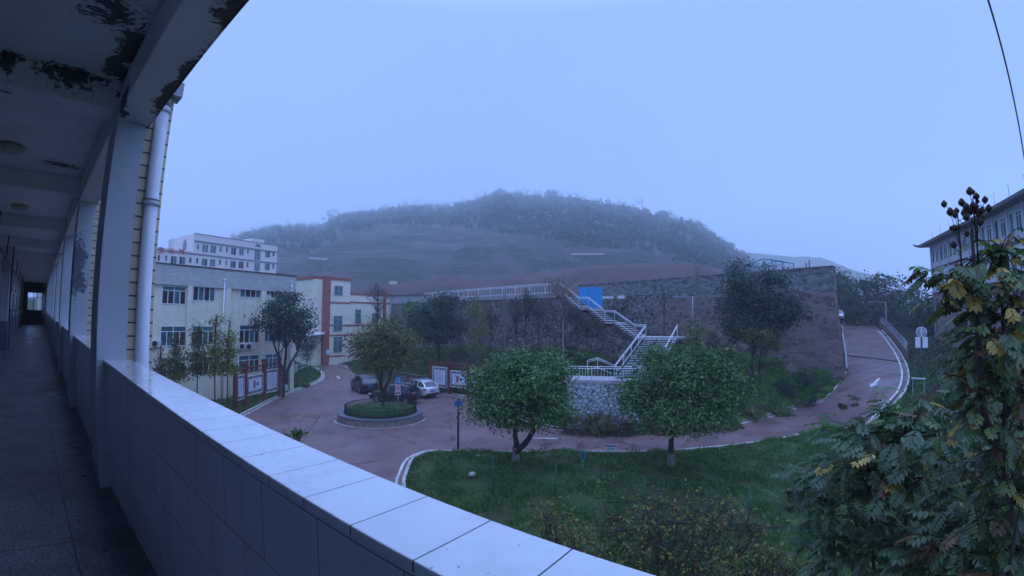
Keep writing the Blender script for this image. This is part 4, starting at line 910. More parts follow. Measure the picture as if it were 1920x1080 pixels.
# ------------------------------------------------------------------ notice boards
M_brd = plain('dark_red_timber', (.15, .035, .032), .55, 0, .15, 3, .1); M_sheet = plain('printed_sheet', (.60, .64, .70), .5, 0, .03, 1, 0)
M_print = plain('grey_print', (.22, .25, .32), .6); M_pic = plain('dull_red_picture', (.30, .14, .20), .6); M_pic2 = plain('dark_blue_picture', (.06, .07, .16), .6); M_wfr = plain('white_board_frame', (.66, .68, .70), .5, 0, .04, 4, .03)
t = NT('black_scroll_border'); v = t.coord((5, 5, 5)); w = t.n('ShaderNodeTexVoronoi', {'Vector': v, 'Scale': 1.6}, feature='DISTANCE_TO_EDGE').outputs[0]; nn = t.noise(v, 1.8, 2)
M_scroll = t.out(t.mix(t.math('GREATER_THAN', t.math('ADD', w, t.math('MULTIPLY', nn, .5)), .44), (.015, .015, .02), (.45, .47, .50)), .5)
def board(label, gp, H=3.45, name='notice_board'):
    o = thing(name, label, 'notice board', gp[0], 0, 'red framed notice boards')
    for i, g_ in enumerate(gp):
        h = H+(-.05, .08, .12, .0)[i]; p = MB(); p.box(-.14, .14, -.14, .14, 0, h); p.box(-.20, .20, -.20, .20, h, h+.10); p.box(-.17, .17, -.17, .17, h+.1, h+.2); p.box(-.17, .17, -.17, .17, 0, .25); p = p.build('post', M_brd, o, .01)
        p.location = g_-gp[0]; s_ = gp[min(i+1, 3)]-gp[max(i-1, 0)]; p.rotation_euler[2] = math.atan2(s_.y, s_.x)
    for i in range(3):
        s_ = gp[i+1]-gp[i]; L = s_.length; an = math.atan2(s_.y, s_.x); loc = gp[i]-gp[0]
        if V3((-s_.y, s_.x, 0)).dot(gp[i]) < 0: an += math.pi; loc = gp[i+1]-gp[0]
        def put(ob): ob.location = loc; ob.rotation_euler[2] = an; return ob
        a, b_ = .16, L-.16; zz = H-.16
        m = MB(); m.box(a, b_, -.06, .06, zz-.16, zz); put(m.build('crossbeam', M_brd, o)); put(MB().box(a, b_, -.05, .05, zz-.50, zz-.40).build('crossbeam', M_brd, o))
        lo, hi = ((.66, 2.76), (.84, 2.52), (.66, 2.76))[i]
        pn = put(MB().box(a+.02, b_-.02, -.05, .05, lo, hi).build('panel', M_wfr, o))
        MB().box(a+.09, b_-.09, -.055, -.051, lo+.08, hi-.08).build('scroll_border', M_scroll, pn)
        mx_, mz = .26, .30; sa, sb, sl, sh_ = a+mx_, b_-mx_, lo+mz, hi-mz; w_ = sb-sa
        MB().box(sa, sb, -.062, -.056, sl, sh_).build('sheet', M_sheet, pn)
        m = MB()
        if i != 1:
            m.box(sa+.2*w_, sb-.2*w_, -.0655, -.0625, sh_-.18, sh_-.12)
            rr = random.Random(i)
            for q in range(13): z = sh_-.30-q*.085; m.box(sa+.08, sb-.08-rr.random()*.25*w_, -.0655, -.0625, z, z+.028)
            m.build('printed_lines', M_print, pn)
        else:
            m.box(sa+.12, sb-.3, -.0655, -.0625, sh_-.12, sh_-.08); m.box(sa+.06, sa+.14, -.0655, -.0625, sl+.25, sh_-.3); m.box(sa+.3, sb-.2, -.0655, -.0625, sl+.06, sl+.10); m.build('printed_lines', M_print, pn)
            cx_ = sa+.45*w_; MB().box(cx_-.24, cx_+.16, -.066, -.0625, sl+.22, sh_-.22).build('picture', M_pic, pn)
            m = MB(); m.lathe([(0, 0), (.17, 0)], 16); m.v = [(cx_+.42+x, -.0665, (sl+sh_)/2+y) for x, y, z in m.v]; m.build('picture', M_pic2, pn)
    return o
board('red framed notice board with three white panels at the left kerb by the office block', [atz(x, y, G) for x, y in ((441, 768), (459.5, 761), (494.5, 751), (523, 743.7))])
board('red framed notice board with white panels behind the white car, partly behind the leafy tree', [atz(x, y, G) for x, y in ((808, 736), (841.5, 740), (878.5, 745), (913, 751))])
# dark stand with a small plant picture beside the left board
p = atz(535, 737, G); o = thing('display_stand', 'narrow dark display stand with pale lower card right of the left notice board', 'display stand', (p.x, p.y, G), FO.ang)
MB().box(-.32, .32, -.05, .05, .1, 2.25).build('stand_panel', M_black_pl, o); MB().box(-.42, -.33, -.06, .06, 0, 2.3).build('orange_edge', plain('dull_orange_edge', (.42, .22, .12), .6), o)
MB().box(-.28, .28, -.056, -.051, .25, .85).build('card', plain('pale_green_card', (.35, .50, .50), .5), o)
for k in range(4): MB().box(-.26, .26, -.056, -.051, 1.05+.28*k, 1.2+.28*k).build('slot', plain('dim_brown_slot', (.10, .07, .07), .5), o)
# low white fences by the office block
lf = thing('white_fence', 'low white panel fence standing in the planting beside the office block corner', 'fence')
pa, pb = atz(534, 706, G), atz(556, 699, G); railing([pa, pb], 1.15, 'fence_panel', lf, rails=(1, .9, .1), post=1.3, bal=.12, r=.03)
lf = thing('garden_rail', 'thin white and dark rail along the planting bed near the passage', 'railing')
pc, pd = atz(557, 699, G), atz(586, 688, G); railing([pc, pd], 1.0, 'rail', lf, rails=(1, .45), post=2.2, r=.03)

# ------------------------------------------------------------------ round planter
IC = V3((21.0, 28.7, G)); IR = 3.25
M_plst = plain('weathered_planter_stone', (.20, .175, .155), .85, 0, .35, 2.5, .4); M_pltop = plain('dark_coping_stone', (.11, .12, .14), .45, 0, .25, 3, .2)
pl_ = thing('round_planter', 'round kerbed planter with dark coping and low iron fence in the road centre', 'planter', IC)
for k in range(16):
    a0_, a1_ = 2*math.pi*k/16+.004, 2*math.pi*(k+1)/16-.004; pts = [(IR*math.cos(a0_+(a1_-a0_)*j/3), IR*math.sin(a0_+(a1_-a0_)*j/3)) for j in range(4)]+[((IR-.25)*math.cos(a1_+(a0_-a1_)*j/3), (IR-.25)*math.sin(a1_+(a0_-a1_)*j/3)) for j in range(4)]
    MB().prism(pts, 0, .42).build('kerb_block', M_plst, pl_)
mb = MB(); n = 64; pr = [(IR-.42, .425), (IR-.42, .52), (IR+.05, .52), (IR+.05, .425), (IR-.42, .425)]; mb.lathe(pr, n, smooth=False); mb.build('coping', M_pltop, pl_)
mb = MB(); prof = [(IR-.43, .30), (IR-.8, .55), (IR-1.6, .66), (0.01, .72)]; mb.lathe(prof, 40); mb.build('soil_mound', M_soil, pl_)
mb = MB(); fr_ = IR-.5; ring = [(fr_*math.cos(2*math.pi*k/60), fr_*math.sin(2*math.pi*k/60)) for k in range(61)]
for z in (.98, .66): mb.tube([(x, y, z) for x, y in ring], .018, 4)
for k in range(170):
    a = 2*math.pi*k/170; x, y = fr_*math.cos(a), fr_*math.sin(a); mb.bar((x, y, .45), (x, y, 1.06), .018)
mb.build('iron_fence', plain('black_iron', (.02, .022, .025), .5), pl_)
strip([IC+V3(((IR+.3)*math.cos(a), (IR+.3)*math.sin(a), 0)) for a in [2.75+2.6*k/48 for k in range(49)]], .08, .004, 'edge_marking', M_paint, 0, .026)
# traffic sign in the planter
M_sblue = plain('traffic_sign_blue', (.02, .16, .50), .4, 0, .05, 2, 0); M_swhite = plain('sign_white', (.70, .72, .74), .4, 0, .04, 2, 0); M_spink = plain('sign_pale_pink', (.62, .50, .58), .5, 0, .05, 2, 0); M_sred = plain('sign_red', (.45, .04, .10), .5); M_sink = plain('sign_black', (.03, .02, .03), .5)
p = atr(746, 768, 34.0); o = thing('traffic_sign', 'blue roundabout disc above a pinkish no-parking plate on a grey post in the planter', 'traffic sign', (p.x, p.y, G+.6), -math.atan2(p.x, p.y))
MB().tube([(0, 0, 0), (0, 0, 2.75)], .035, 8).build('post', M_pole, o)
def disc(mb, r, y, cx_=0, cz=0, n=24, th=.02):
    pts = [(cx_+r*math.cos(2*math.pi*k/n), cz+r*math.sin(2*math.pi*k/n)) for k in range(n)]; mb.prism(pts, y-th, y, 'xz'); return mb
dz = 2.52; dk = disc(MB(), .29, -.04, 0, dz).build('blue_disc', M_sblue, o); disc(MB(), .30, -.036, 0, dz).build('disc_rim', M_swhite, o)
mb = MB()
for k in range(3):
    a0_ = 2*math.pi*k/3+.3; arc = [a0_+1.35*j/8 for j in range(9)]; pts = [(.17*math.cos(a), .17*math.sin(a)+dz) for a in arc]+[(.115*math.cos(a), .115*math.sin(a)+dz) for a in arc[::-1]]
    mb.prism(pts, -.066, -.061, 'xz'); a = arc[-1]; mb.prism([(.22*math.cos(a), .22*math.sin(a)+dz), (.065*math.cos(a), .065*math.sin(a)+dz), (.145*math.cos(a+.5), .145*math.sin(a+.5)+dz)], -.0665, -.0605, 'xz')
mb.build('roundabout_arrows', M_swhite, dk)
pt = MB().box(-.21, .21, -.06, -.04, 1.42, 2.16).build('plate', M_spink, o)
mb = MB(); mb.lathe([(.14, 0), (.17, 0)], 24); mb.v = [(x, -.063, 1.92+y) for x, y, z in mb.v]; mb.bar((-.11, -.0635, 2.03), (.11, -.0635, 1.81), .028, .003, (0, 1, 0)); mb.build('prohibition_ring', M_sred, pt)
MB().box(-.05, -.02, -.065, -.0615, 1.83, 2.01).box(-.02, .045, -.065, -.0615, 1.98, 2.01).box(-.02, .045, -.065, -.0615, 1.90, 1.93).box(.045, .07, -.065, -.0615, 1.91, 2.0).build('letter', M_sink, pt)
MB().box(-.15, -.07, -.065, -.061, 1.50, 1.64).box(-.05, .03, -.065, -.061, 1.50, 1.64).box(.05, .14, -.065, -.061, 1.50, 1.64).build('printed_block', M_sink, pt)
# dark pole with blue sign at the lawn corner
p = atz(859, 842, G); zt_ = atr(855, 748, math.hypot(p.x, p.y)).z-G
o = thing('sign_post', 'dark lawn-edge post with a bright blue plate showing through the leafy tree', 'sign', (p.x, p.y, G), leftdir(p)+math.pi/2*0)
MB().tube([(0, 0, 0), (0, 0, zt_)], [.07, .06], 8).build('post', M_black_pl, o); MB().box(-.24, .24, -.11, -.075, zt_-.46, zt_-.14).build('blue_plate', M_sblue, o)
# small signs in the lawn
p = atr(1145, 860, 24.6); zt_ = atr(1145, 834, 24.6).z
o = thing('lawn_sign', 'small white sign with dark header on a short post in the lawn', 'sign', (p.x, p.y, p.z-.2), -math.atan2(p.x, p.y)+.12)
hh_ = zt_-p.z+.2; MB().bar((0, 0, 0), (0, 0, hh_-.1), .05).build('post', M_black_pl, o)
pn = MB().box(-.27, .27, -.06, -.03, hh_-.38, hh_).build('plate', M_swhite, o); MB().box(-.27, .27, -.064, -.0605, hh_-.09, hh_).build('dark_header', M_pic2, pn)
mb = MB(); [mb.box(-.2+.1*k, -.13+.1*k, -.064, -.0605, hh_-.25, hh_-.17) for k in range(4)]; mb.build('printed_line', M_print, pn)
p = atr(1092, 885, 21.5); zt_ = atr(1092, 845, 21.5).z; o = thing('plant_label', 'small teal shield shaped label on a stake among the lawn weeds', 'label', (p.x, p.y, p.z), -math.atan2(p.x, p.y)-.3)
M_teal = plain('teal_plastic', (.05, .22, .26), .5); hh_ = zt_-p.z
MB().bar((0, 0, 0), (0, 0, hh_*.6), .03).build('stake', M_teal, o); MB().prism([(-.15, hh_), (-.15, hh_-.25), (0, hh_-.62), (.15, hh_-.25), (.15, hh_)], -.02, 0, 'xz').build('shield', M_teal, o)
MB().prism([(-.09, hh_-.06), (-.09, hh_-.24), (0, hh_-.45), (.09, hh_-.24), (.09, hh_-.06)], -.024, -.0205, 'xz').build('shield_centre', plain('dark_teal', (.02, .09, .11), .5), o)
# double round-top board beyond the ramp
p = atr(1728, 668, 44); z0_, z1_, z2_ = atr(1728, 652, 44).z, atr(1728, 632, 44).z, atr(1728, 615, 44).z
o = thing('round_topped_sign', 'dark framed sign with white disc above two white panels beyond the ramp bend', 'sign', (p.x, p.y, p.z), -math.atan2(p.x, p.y))
q = lambda z: z-p.z
MB().box(-.49, .49, 0, .05, q(z0_)-.04, q(z1_)+.02).box(-.05, .05, .0, .06, 0, q(z2_)).build('board_frame', M_pic2, o)
MB().box(-.45, -.07, -.02, -.001, q(z0_), q(z1_)).build('white_panel', plain('bright_white_panel', (.80, .82, .84), .4, 0, .03, 2, 0), o); MB().box(.07, .45, -.02, -.001, q(z0_), q(z1_)).build('white_panel', plain('bright_white_panel', (0, 0, 0)), o)
rd = (z2_-z1_)/2*1.02; disc(MB(), rd, .03, 0, q((z1_+z2_)/2)+.03).build('round_plate', plain('mottled_mirror', (.30, .33, .35), .3, 0, .4, 6, .1), o)
mb = MB(); mb.lathe([(rd, 0), (rd+.05, 0), (rd+.05, .02), (rd, .02)], 24); mb.v = [(x, .005+z, q((z1_+z2_)/2)+.03+y) for x, y, z in mb.v]; mb.bar((0, -.012, q(z1_)), (0, -.012, q(z2_)), .1, .02, (0, 1, 0)); mb.bar((-.1, -.012, q(z1_)+.45), (.35, -.012, q(z2_)-.3), .06, .02, (0, 1, 0)); mb.build('disc_ring', M_swhite, o)
p = atr(1722, 728, 34); o = thing('low_bench_sign', 'flat grey plate on short legs in the grass right of the ramp', 'sign', (p.x, p.y, p.z), -math.atan2(p.x, p.y)); MB().box(-.4, .4, -.2, .2, .55, .62).build('plate', M_pole, o); [MB().box(x_, x_+.05, -.03, .03, -.3, .549).build('leg', M_pole, o) for x_ in (-.35, .3)]

# ------------------------------------------------------------------ things on the walls
p0, p1 = atr(1399, 500, 61), atr(1467, 500, 59); o_, an, L = wall_frame(V3((p0.x, p0.y, 0)), V3((p1.x, p1.y, 0)))
cf_ = thing('shelter_frame', 'thin blue steel shelter frame with low gable standing on the terrace wall', 'shelter', (o_.x, o_.y, ZA-1), an)
zE_ = atr(1467, 492, 60).z-ZA+1; zR_ = atr(1433, 485.5, 60).z-ZA+1; M_fb = plain('blue_steel', (.04, .20, .38), .5)
for y in (0, 3.5):
    mb = MB(); 
    for x in (.05, L*.5, L*.72, L-.05): mb.bar((x, y, 0), (x, y, zE_ if x in (.05, L-.05) else zR_-.1), .08)
    mb.bar((-.1, y, zE_), (L/2, y, zR_), .1); mb.bar((L/2, y, zR_), (L+.1, y, zE_), .1); mb.bar((0, y, zE_-.35), (L, y, zE_-.35), .05); mb.build('portal_frame', M_fb, cf_)
mb = MB(); [mb.bar((x, 0, z), (x, 3.5, z), .08) for x, z in ((0, zE_), (L/2, zR_), (L, zE_))]; mb.build('purlin', M_fb, cf_)
for k, px in enumerate((1512, 1518)):
    p = atr(px, 512, 52); o = thing('rebar_stub', ('left' if k == 0 else 'right')+' of the two rusty bars sticking up near the wall corner', 'steel bar', (p.x, p.y, ZA-1), 0, 'bars on the stone wall'); MB().tube([(0, 0, 0), (0, 0, 1.75+.25*k)], .06, 6).build('bar', M_redpole, o)
# small white boards on the ledge behind the stairs
for k, (x0, x1, y0, y1, lab) in enumerate([(1129, 1149, 555, 560, 'long low white trough on the ledge right of the blue gate'), (1158.5, 1170, 553, 560, 'short white trough on the ledge further right of the gate')]):
    a, b_ = atr(x0, y1, 63), atr(x1, y1, 62.5); o_, an, L = wall_frame(V3((a.x, a.y, 0)), V3((b_.x, b_.y, 0))); o = thing('trough', lab, 'trough', (o_.x, o_.y, a.z), an, 'white troughs'); h_ = atr(x0, y0, 63).z-a.z
    MB().box(0, L, 0, .4, 0, h_*.85).build('trough_body', M_wfr, o); MB().box(-.03, L+.03, -.03, .43, h_*.86, h_).build('trough_rim', M_pole, o); MB().box(-.1, L+.1, -.05, .5, -1.2, -.002).build('ledge', M_rub, o)
# lawn fence
M_green = plain('green_wire', (.012, .085, .06), .6)
fe = thing('wire_fence', 'green wire mesh fence with thin posts crossing the near lawn', 'fence')
fp = [atz(825, 925, -7.75), atz(925, 929, -7.7), atz(1041, 940, -7.65), atz(1207, 972, -7.65), atz(1401, 990, -7.6), atz(1560, 1000, -7.6)]
HF = 1.55
for p in fp[1:]: MB().tube([p+V3((0, 0, -.2)), p+V3((0, 0, HF+.05))], .03, 6).build('post', M_green, fe)
mb = MB()
for a, b_ in zip(fp, fp[1:]):
    L = (b_-a).length; n = int(L/.16)
    for i in range(n): p = a.lerp(b_, i/n); mb.bar(p, p+V3((0, 0, HF)), .004)
    for j in range(10): mb.bar(a+V3((0, 0, .02+HF*j/9.2)), b_+V3((0, 0, .02+HF*j/9.2)), .004 if j not in (0, 9) else .008)
mb.build('wire_mesh', M_green, fe)
# overhead cable
ca, cb = atr(1847, -18, 6.0), atr(1926, 330, 13.0); ca = ray(1847, -18)*7; cb = ray(1935, 420)*22
pts = [ca.lerp(cb, f)+V3((0, 0, -1.3*4*f*(1-f)*.35)) for f in [k/24 for k in range(25)]]
tag(MB().tube(pts, .012, 6).build('overhead_cable', M_black_pl), 'black overhead cable hanging down across the sky at the top right', 'cable')
# pale stones in the lawn
for k, (x, y, s_, lab) in enumerate([(885, 889, .19, 'flat pale stone in the bare patch of the lawn left of the forked tree'), (896, 856, .13, 'little white stone near the lawn edge by the dark post')]):
    p = atz(x, y, G+.62); rs = random.Random(k); mb = MB(); mb.lathe([(0, -.1), (s_, -.04), (s_*.9, .05), (s_*.4, .10), (0, .11)], 9); mb.v = [(a*(1+.2*rs.random()), b_*(.7+.2*rs.random()), c) for a, b_, c in mb.v]
    o = mb.build('stone', M_paleconc); o.location = p; tag(o, lab, 'stone')
# ------------------------------------------------------------------ vegetation
def leaf_mat(name, cols, rough=.5, trans=.25, spec=.35):
    t = NT(name); g_ = t.n('ShaderNodeNewGeometry'); r_ = g_.outputs['Random Per Island']; o_ = t.n('ShaderNodeTexCoord').outputs['Object']
    k = t.math('ADD', t.math('MULTIPLY', r_, .65), t.math('MULTIPLY', t.noise(o_, 1.1, 3), .5)); k = t.math('SUBTRACT', k, .07)
    c = t.ramp(k, [(i/(len(cols)-1)*.9+.05, q) for i, q in enumerate(cols)])
    t.out(c, rough, spec=spec)
    tr = t.n('ShaderNodeBsdfTranslucent', {0: c}); mx_ = t.n('ShaderNodeMixShader', {0: trans}); t.link(t.b.outputs[0], mx_.inputs[1]); t.link(tr.outputs[0], mx_.inputs[2]); t.link(mx_.outputs[0], t.o.inputs[0])
    return t.m
L_dark = leaf_mat('dark_evergreen_leaf', [(.014, .035, .012), (.038, .085, .022), (.08, .16, .035), (.17, .27, .055)])
L_fresh = leaf_mat('fresh_green_leaf', [(.015, .04, .015), (.04, .10, .028), (.09, .19, .045), (.22, .34, .09)])
L_olive = leaf_mat('olive_brown_leaf', [(.04, .06, .018), (.07, .09, .022), (.11, .12, .028), (.15, .12, .035)])
L_pine = leaf_mat('blue_green_needle', [(.012, .03, .018), (.02, .05, .03), (.03, .07, .035)])
L_yell = leaf_mat('yellow_green_leaf', [(.06, .10, .02), (.12, .16, .03), (.26, .22, .04)])
L_brown = leaf_mat('dry_brown_leaf', [(.05, .035, .025), (.08, .05, .035), (.06, .06, .03)])
L_far = leaf_mat('far_tree_leaf', [(.02, .045, .018), (.035, .07, .025), (.05, .10, .03)])
L_orange = leaf_mat('orange_autumn_leaf', [(.10, .09, .02), (.25, .13, .03), (.32, .18, .04)])
M_bark = plain('dark_bark', (.045, .035, .03), .9, 0, .35, 8, .6, 30)
M_barkp = plain('pale_painted_bark', (.20, .18, .17), .9, 0, .4, 6, .5, 20)
M_twig = plain('bare_twig', (.06, .05, .045), .9, 0, .2, 5, .2)
def quads(C, N, size, rng, aspect=.5, jit=.35):
    """Folded diamond leaves: centres C, outward directions N."""
    n = len(C); u = rng.normal(size=(n, 3)); N = N+rng.normal(size=(n, 3))*.55; N /= np.linalg.norm(N, axis=1)[:, None]+1e-9
    u -= (u*N).sum(1)[:, None]*N; u /= np.linalg.norm(u, axis=1)[:, None]+1e-9; v = np.cross(N, u)
    s = (size*(1+jit*rng.uniform(-1, 1, n)))[:, None]; fold = N*s*.16
    V = np.stack([C-u*s, C+v*s*aspect+fold, C+u*s, C-v*s*aspect+fold], 1).reshape(-1, 3)
    return V
def crown_pts(rng, blobs, nclump, shell=.55):
    w = np.array([b_[3]*b_[4]*b_[5] for b_ in blobs])**.75; w /= w.sum(); k = rng.choice(len(blobs), nclump, p=w)
    d = rng.normal(size=(nclump, 3)); d /= np.linalg.norm(d, axis=1)[:, None]; d[:, 2] = np.where(d[:, 2] < -.25, d[:, 2]*.55, d[:, 2])
    r = shell+(1-shell)*rng.uniform(0, 1, nclump)**.7; sd_ = float(rng.uniform(0, 50)); r = r*np.array([.86+.50*noise.noise(Vector((q[0]*2.2+sd_, q[1]*2.2, q[2]*2.2+w_))) for q, w_ in zip(d, k*3.7)])
    B = np.array([b_[:3] for b_ in blobs])[k]; Rr = np.array([b_[3:6] for b_ in blobs])[k]
    return B+d*Rr*r[:, None], d
def tree(name, label, base, blobs, nclump, per, size, lm, cr_=.45, trunks=None, tr=.16, nb=26, bark=None, seed=1, group=None, cat='tree', shell=.5, fork=.35, aspect=.5, crownname='crown', twigs=0, flat=1.0):
    """base: world point; blobs: crown ellipsoids relative to the base (cx, cy, cz, rx, ry, rz)."""
    rng = np.random.default_rng(seed); rs = random.Random(seed); o = thing(name, label, cat, base, 0, group)
    C, D = crown_pts(rng, blobs, nclump, shell)
    cen = V3(tuple(np.average(np.array([b_[:3] for b_ in blobs]), axis=0, weights=[b_[3]*b_[4]*b_[5] for b_ in blobs])))
    mb = MB(); trunks = trunks or [[(0, 0, -.3), (.05, 0, cen.z*fork), (cen.x*.5, cen.y*.5, cen.z*.85)]]
    tips = []
    for tk in trunks:
        P = [V3(p) for p in tk]; n = len(P); P = resample(P, 3*n); rr = [tr*(1-.62*i/(len(P)-1))*(1.25 if i == 0 else 1) for i in range(len(P))]
        P = [p+V3((rs.uniform(-1, 1), rs.uniform(-1, 1), 0))*tr*.25 if 0 < i else p for i, p in enumerate(P)]; mb.tube(P, rr, 9); tips.append(P)
    idx = rng.choice(nclump, min(nb, nclump), replace=False)
    for j in idx:
        e_ = V3(C[j]); P = rs.choice(tips); k = rs.randint(len(P)//2, len(P)-1); s_ = P[k]; m_ = s_.lerp(e_, .5)+V3((rs.uniform(-.2, .2), rs.uniform(-.2, .2), rs.uniform(.0, .35)))*(e_-s_).length*.3
        r0 = tr*.32; mb.tube([s_, m_, e_], [r0, r0*.55, .012+r0*.1], 5)
        for q in range(twigs):
            a = m_.lerp(e_, rs.random()); mb.tube([a, a+V3((rs.uniform(-1, 1), rs.uniform(-1, 1), rs.uniform(-.2, 1)))*.22*(e_-s_).length], [r0*.3, .006], 4)
    mb.build('trunk', bark or M_bark, o)
    if per:
        CC = np.repeat(C, per, 0)+rng.normal(size=(nclump*per, 3))*cr_*np.array([1, 1, .75*flat]); DD = np.repeat(D, per, 0)*.6+np.array([0, 0, .5])
        V = quads(CC, DD, size, rng, aspect); raw_mesh(crownname, V, np.arange(len(V)), 4, lm, o)
    return o
def blob(base, px, py, d, rxp, ryp, depth=None):
    """Crown ellipsoid given by its picture centre, distance and half sizes in pixels -> relative to base."""
    c = atr(px, py, d); k = d/815; rx = rxp*k; rz = ryp*k; ry = depth or rx; a = math.atan2(c.x, c.y)
    return (c.x-base.x, c.y-base.y, c.z-base.z, rx*abs(math.cos(a))+ry*abs(math.sin(a))*0+0 if False else (rx+ry)/2, (rx+ry)/2, rz)
def gz(px, py, d, z=None):
    p = atr(px, py, d); p.z = (hgt(p.x, p.y) if z is None else z); return p
# two leafy trees on the near lawn
b0_ = gz(967, 895, 22.5); B = [blob(b0_, 985, 722, 22, 82, 62), blob(b0_, 925, 765, 21.5, 58, 34), blob(b0_, 1035, 770, 21.5, 52, 38), blob(b0_, 900, 715, 22.5, 34, 30), blob(b0_, 1030, 700, 22.6, 48, 38), blob(b0_, 965, 680, 22.5, 40, 28), blob(b0_, 975, 785, 21.5, 60, 26)]
f_ = atr(1012, 800, 22.0)-b0_
tree('leafy_tree', 'round leafy evergreen with forked whitewashed trunk beside the blue-plated post on the lawn', b0_, B, 480, 42, .082, L_fresh, .34, trunks=[[(0, 0, -.3), (0, .02, 1.3), (.1, .1, 2.6), (.2, .1, 4.2)], [(0, 0, .5), (f_.x*.5, f_.y*.5, 1.2), (f_.x, f_.y, 2.3), (f_.x*1.2, f_.y*1.2, 3.6)]], tr=.17, nb=46, bark=M_bark, seed=3, group='round leafy trees on the near lawn', fork=.3)
b1_ = gz(1257, 886, 22.8); B = [blob(b1_, 1275, 715, 23, 92, 58), blob(b1_, 1200, 745, 22.5, 52, 44), blob(b1_, 1350, 730, 23, 62, 52), blob(b1_, 1280, 775, 22, 98, 32), blob(b1_, 1250, 680, 23.5, 48, 32), blob(b1_, 1320, 690, 23.5, 46, 34)]
tree('leafy_tree', 'wide round leafy evergreen with a single straight whitewashed trunk right of the forked one', b1_, B, 560, 42, .082, L_dark, .36, trunks=[[(0, 0, -.3), (0, 0, 1.2), (.05, .0, 2.4), (.1, .1, 4.2)]], tr=.17, nb=44, seed=4, group='round leafy trees on the near lawn', fork=.3)
for bb_, s_ in ((b0_, 0), (b1_, 1)):
    tr_ = [o for o in bpy.data.objects if o.name.startswith('leafy_tree')][s_]
    MB().tube([(0, 0, .0), (.0, .0, .35), (0.0, .01, .75)], [.235, .192, .185], 10, caps=False).build('whitewash', M_barkp, tr_)
# tree in the planter
p_ = V3((21.3, 28.9, G+.6)); B = [blob(p_, 722, 640, 34, 55, 34), blob(p_, 690, 655, 33, 38, 28), blob(p_, 762, 650, 34, 38, 32), blob(p_, 720, 610, 35, 42, 20), blob(p_, 672, 640, 34, 26, 20), blob(p_, 745, 680, 33, 40, 16), blob(p_, 700, 685, 33, 36, 14)]
tree('planter_tree', 'spreading olive green tree with several upright stems growing in the round planter', p_, B, 330, 22, .10, L_olive, .34, trunks=[[(0, 0, -.3), (.05, 0, 1.3), (-.4, .3, 2.9), (-.9, .6, 4.4)], [(0, 0, .8), (.2, -.1, 1.6), (.6, -.4, 3.0), (.9, -.6, 4.6)], [(0, 0, .6), (-.0, .2, 2.0), (.1, .1, 3.6), (.1, .1, 5.2)]], tr=.13, nb=50, seed=5, twigs=2)
# dark tree in front of the office block
p_ = gz(531, 722, 45.5, G); B = [blob(p_, 535, 585, 45, 42, 34), blob(p_, 505, 605, 45, 30, 26), blob(p_, 568, 605, 45, 30, 24), blob(p_, 540, 560, 45, 24, 12), blob(p_, 545, 625, 45, 40, 14)]
tree('broadleaf_tree', 'dark spreading tree with forked trunk in front of the office block corner', p_, B, 230, 26, .13, L_pine, .42, trunks=[[(0, 0, -.3), (0, 0, 2.4), (-.5, .2, 4.0), (-1.2, .4, 6.4)], [(0, 0, 1.6), (.5, -.2, 3.0), (1.4, -.4, 4.8), (1.6, -.5, 6.6)], [(0, 0, 2.0), (.2, 0, 4.2), (.2, .1, 7.2)]], tr=.16, nb=40, seed=6)
# slender young trees before the office block
M_sl = [('slender_tree', 'thin pale green sapling farthest left beside the white downpipe', 300, 690, 40, 14, 42, L_brown, 10), ('slender_tree', 'bushy dark green sapling left of the pale one in front of the office block', 328, 678, 39, 24, 48, L_olive, 26), ('slender_tree', 'dense green sapling, second from left, before the office windows', 371, 662, 39, 24, 52, L_olive, 28),
        ('slender_tree', 'tallest thin spire shaped sapling before the office downpipe', 404, 655, 38, 17, 66, L_yell, 22), ('slender_tree', 'pale conical sapling nearest the left notice board', 428, 658, 38.5, 20, 58, L_yell, 26)]
for k, (nm, lab, px, py, d, rx, ry, lm, nc) in enumerate(M_sl):
    p_ = gz(px, py, d, G); B = [blob(p_, px+rs_, py+ry*f, d, rx*w, ry*.34) for f, w, rs_ in ((.55, 1.0, 1), (.1, .8, -2), (-.35, .55, 1), (-.8, .3, 0))]
    hz = atr(px, py-ry, d).z-G
    tree(nm, lab, p_, B, nc*4, 16, .10, lm, .26, trunks=[[(0, 0, -.3), (0, .05, hz*.5), (.03, 0, hz)]], tr=.06, nb=26, seed=20+k, group='young trees before the office block', shell=.2)
p_ = gz(575, 690, 63, G); tree('dark_shrub_tree', 'small dark tree by the passage under the white canopy', p_, [blob(p_, 577, 645, 63, 18, 24), blob(p_, 570, 668, 62, 14, 14)], 60, 18, .13, L_pine, .35, tr=.07, nb=12, seed=30)
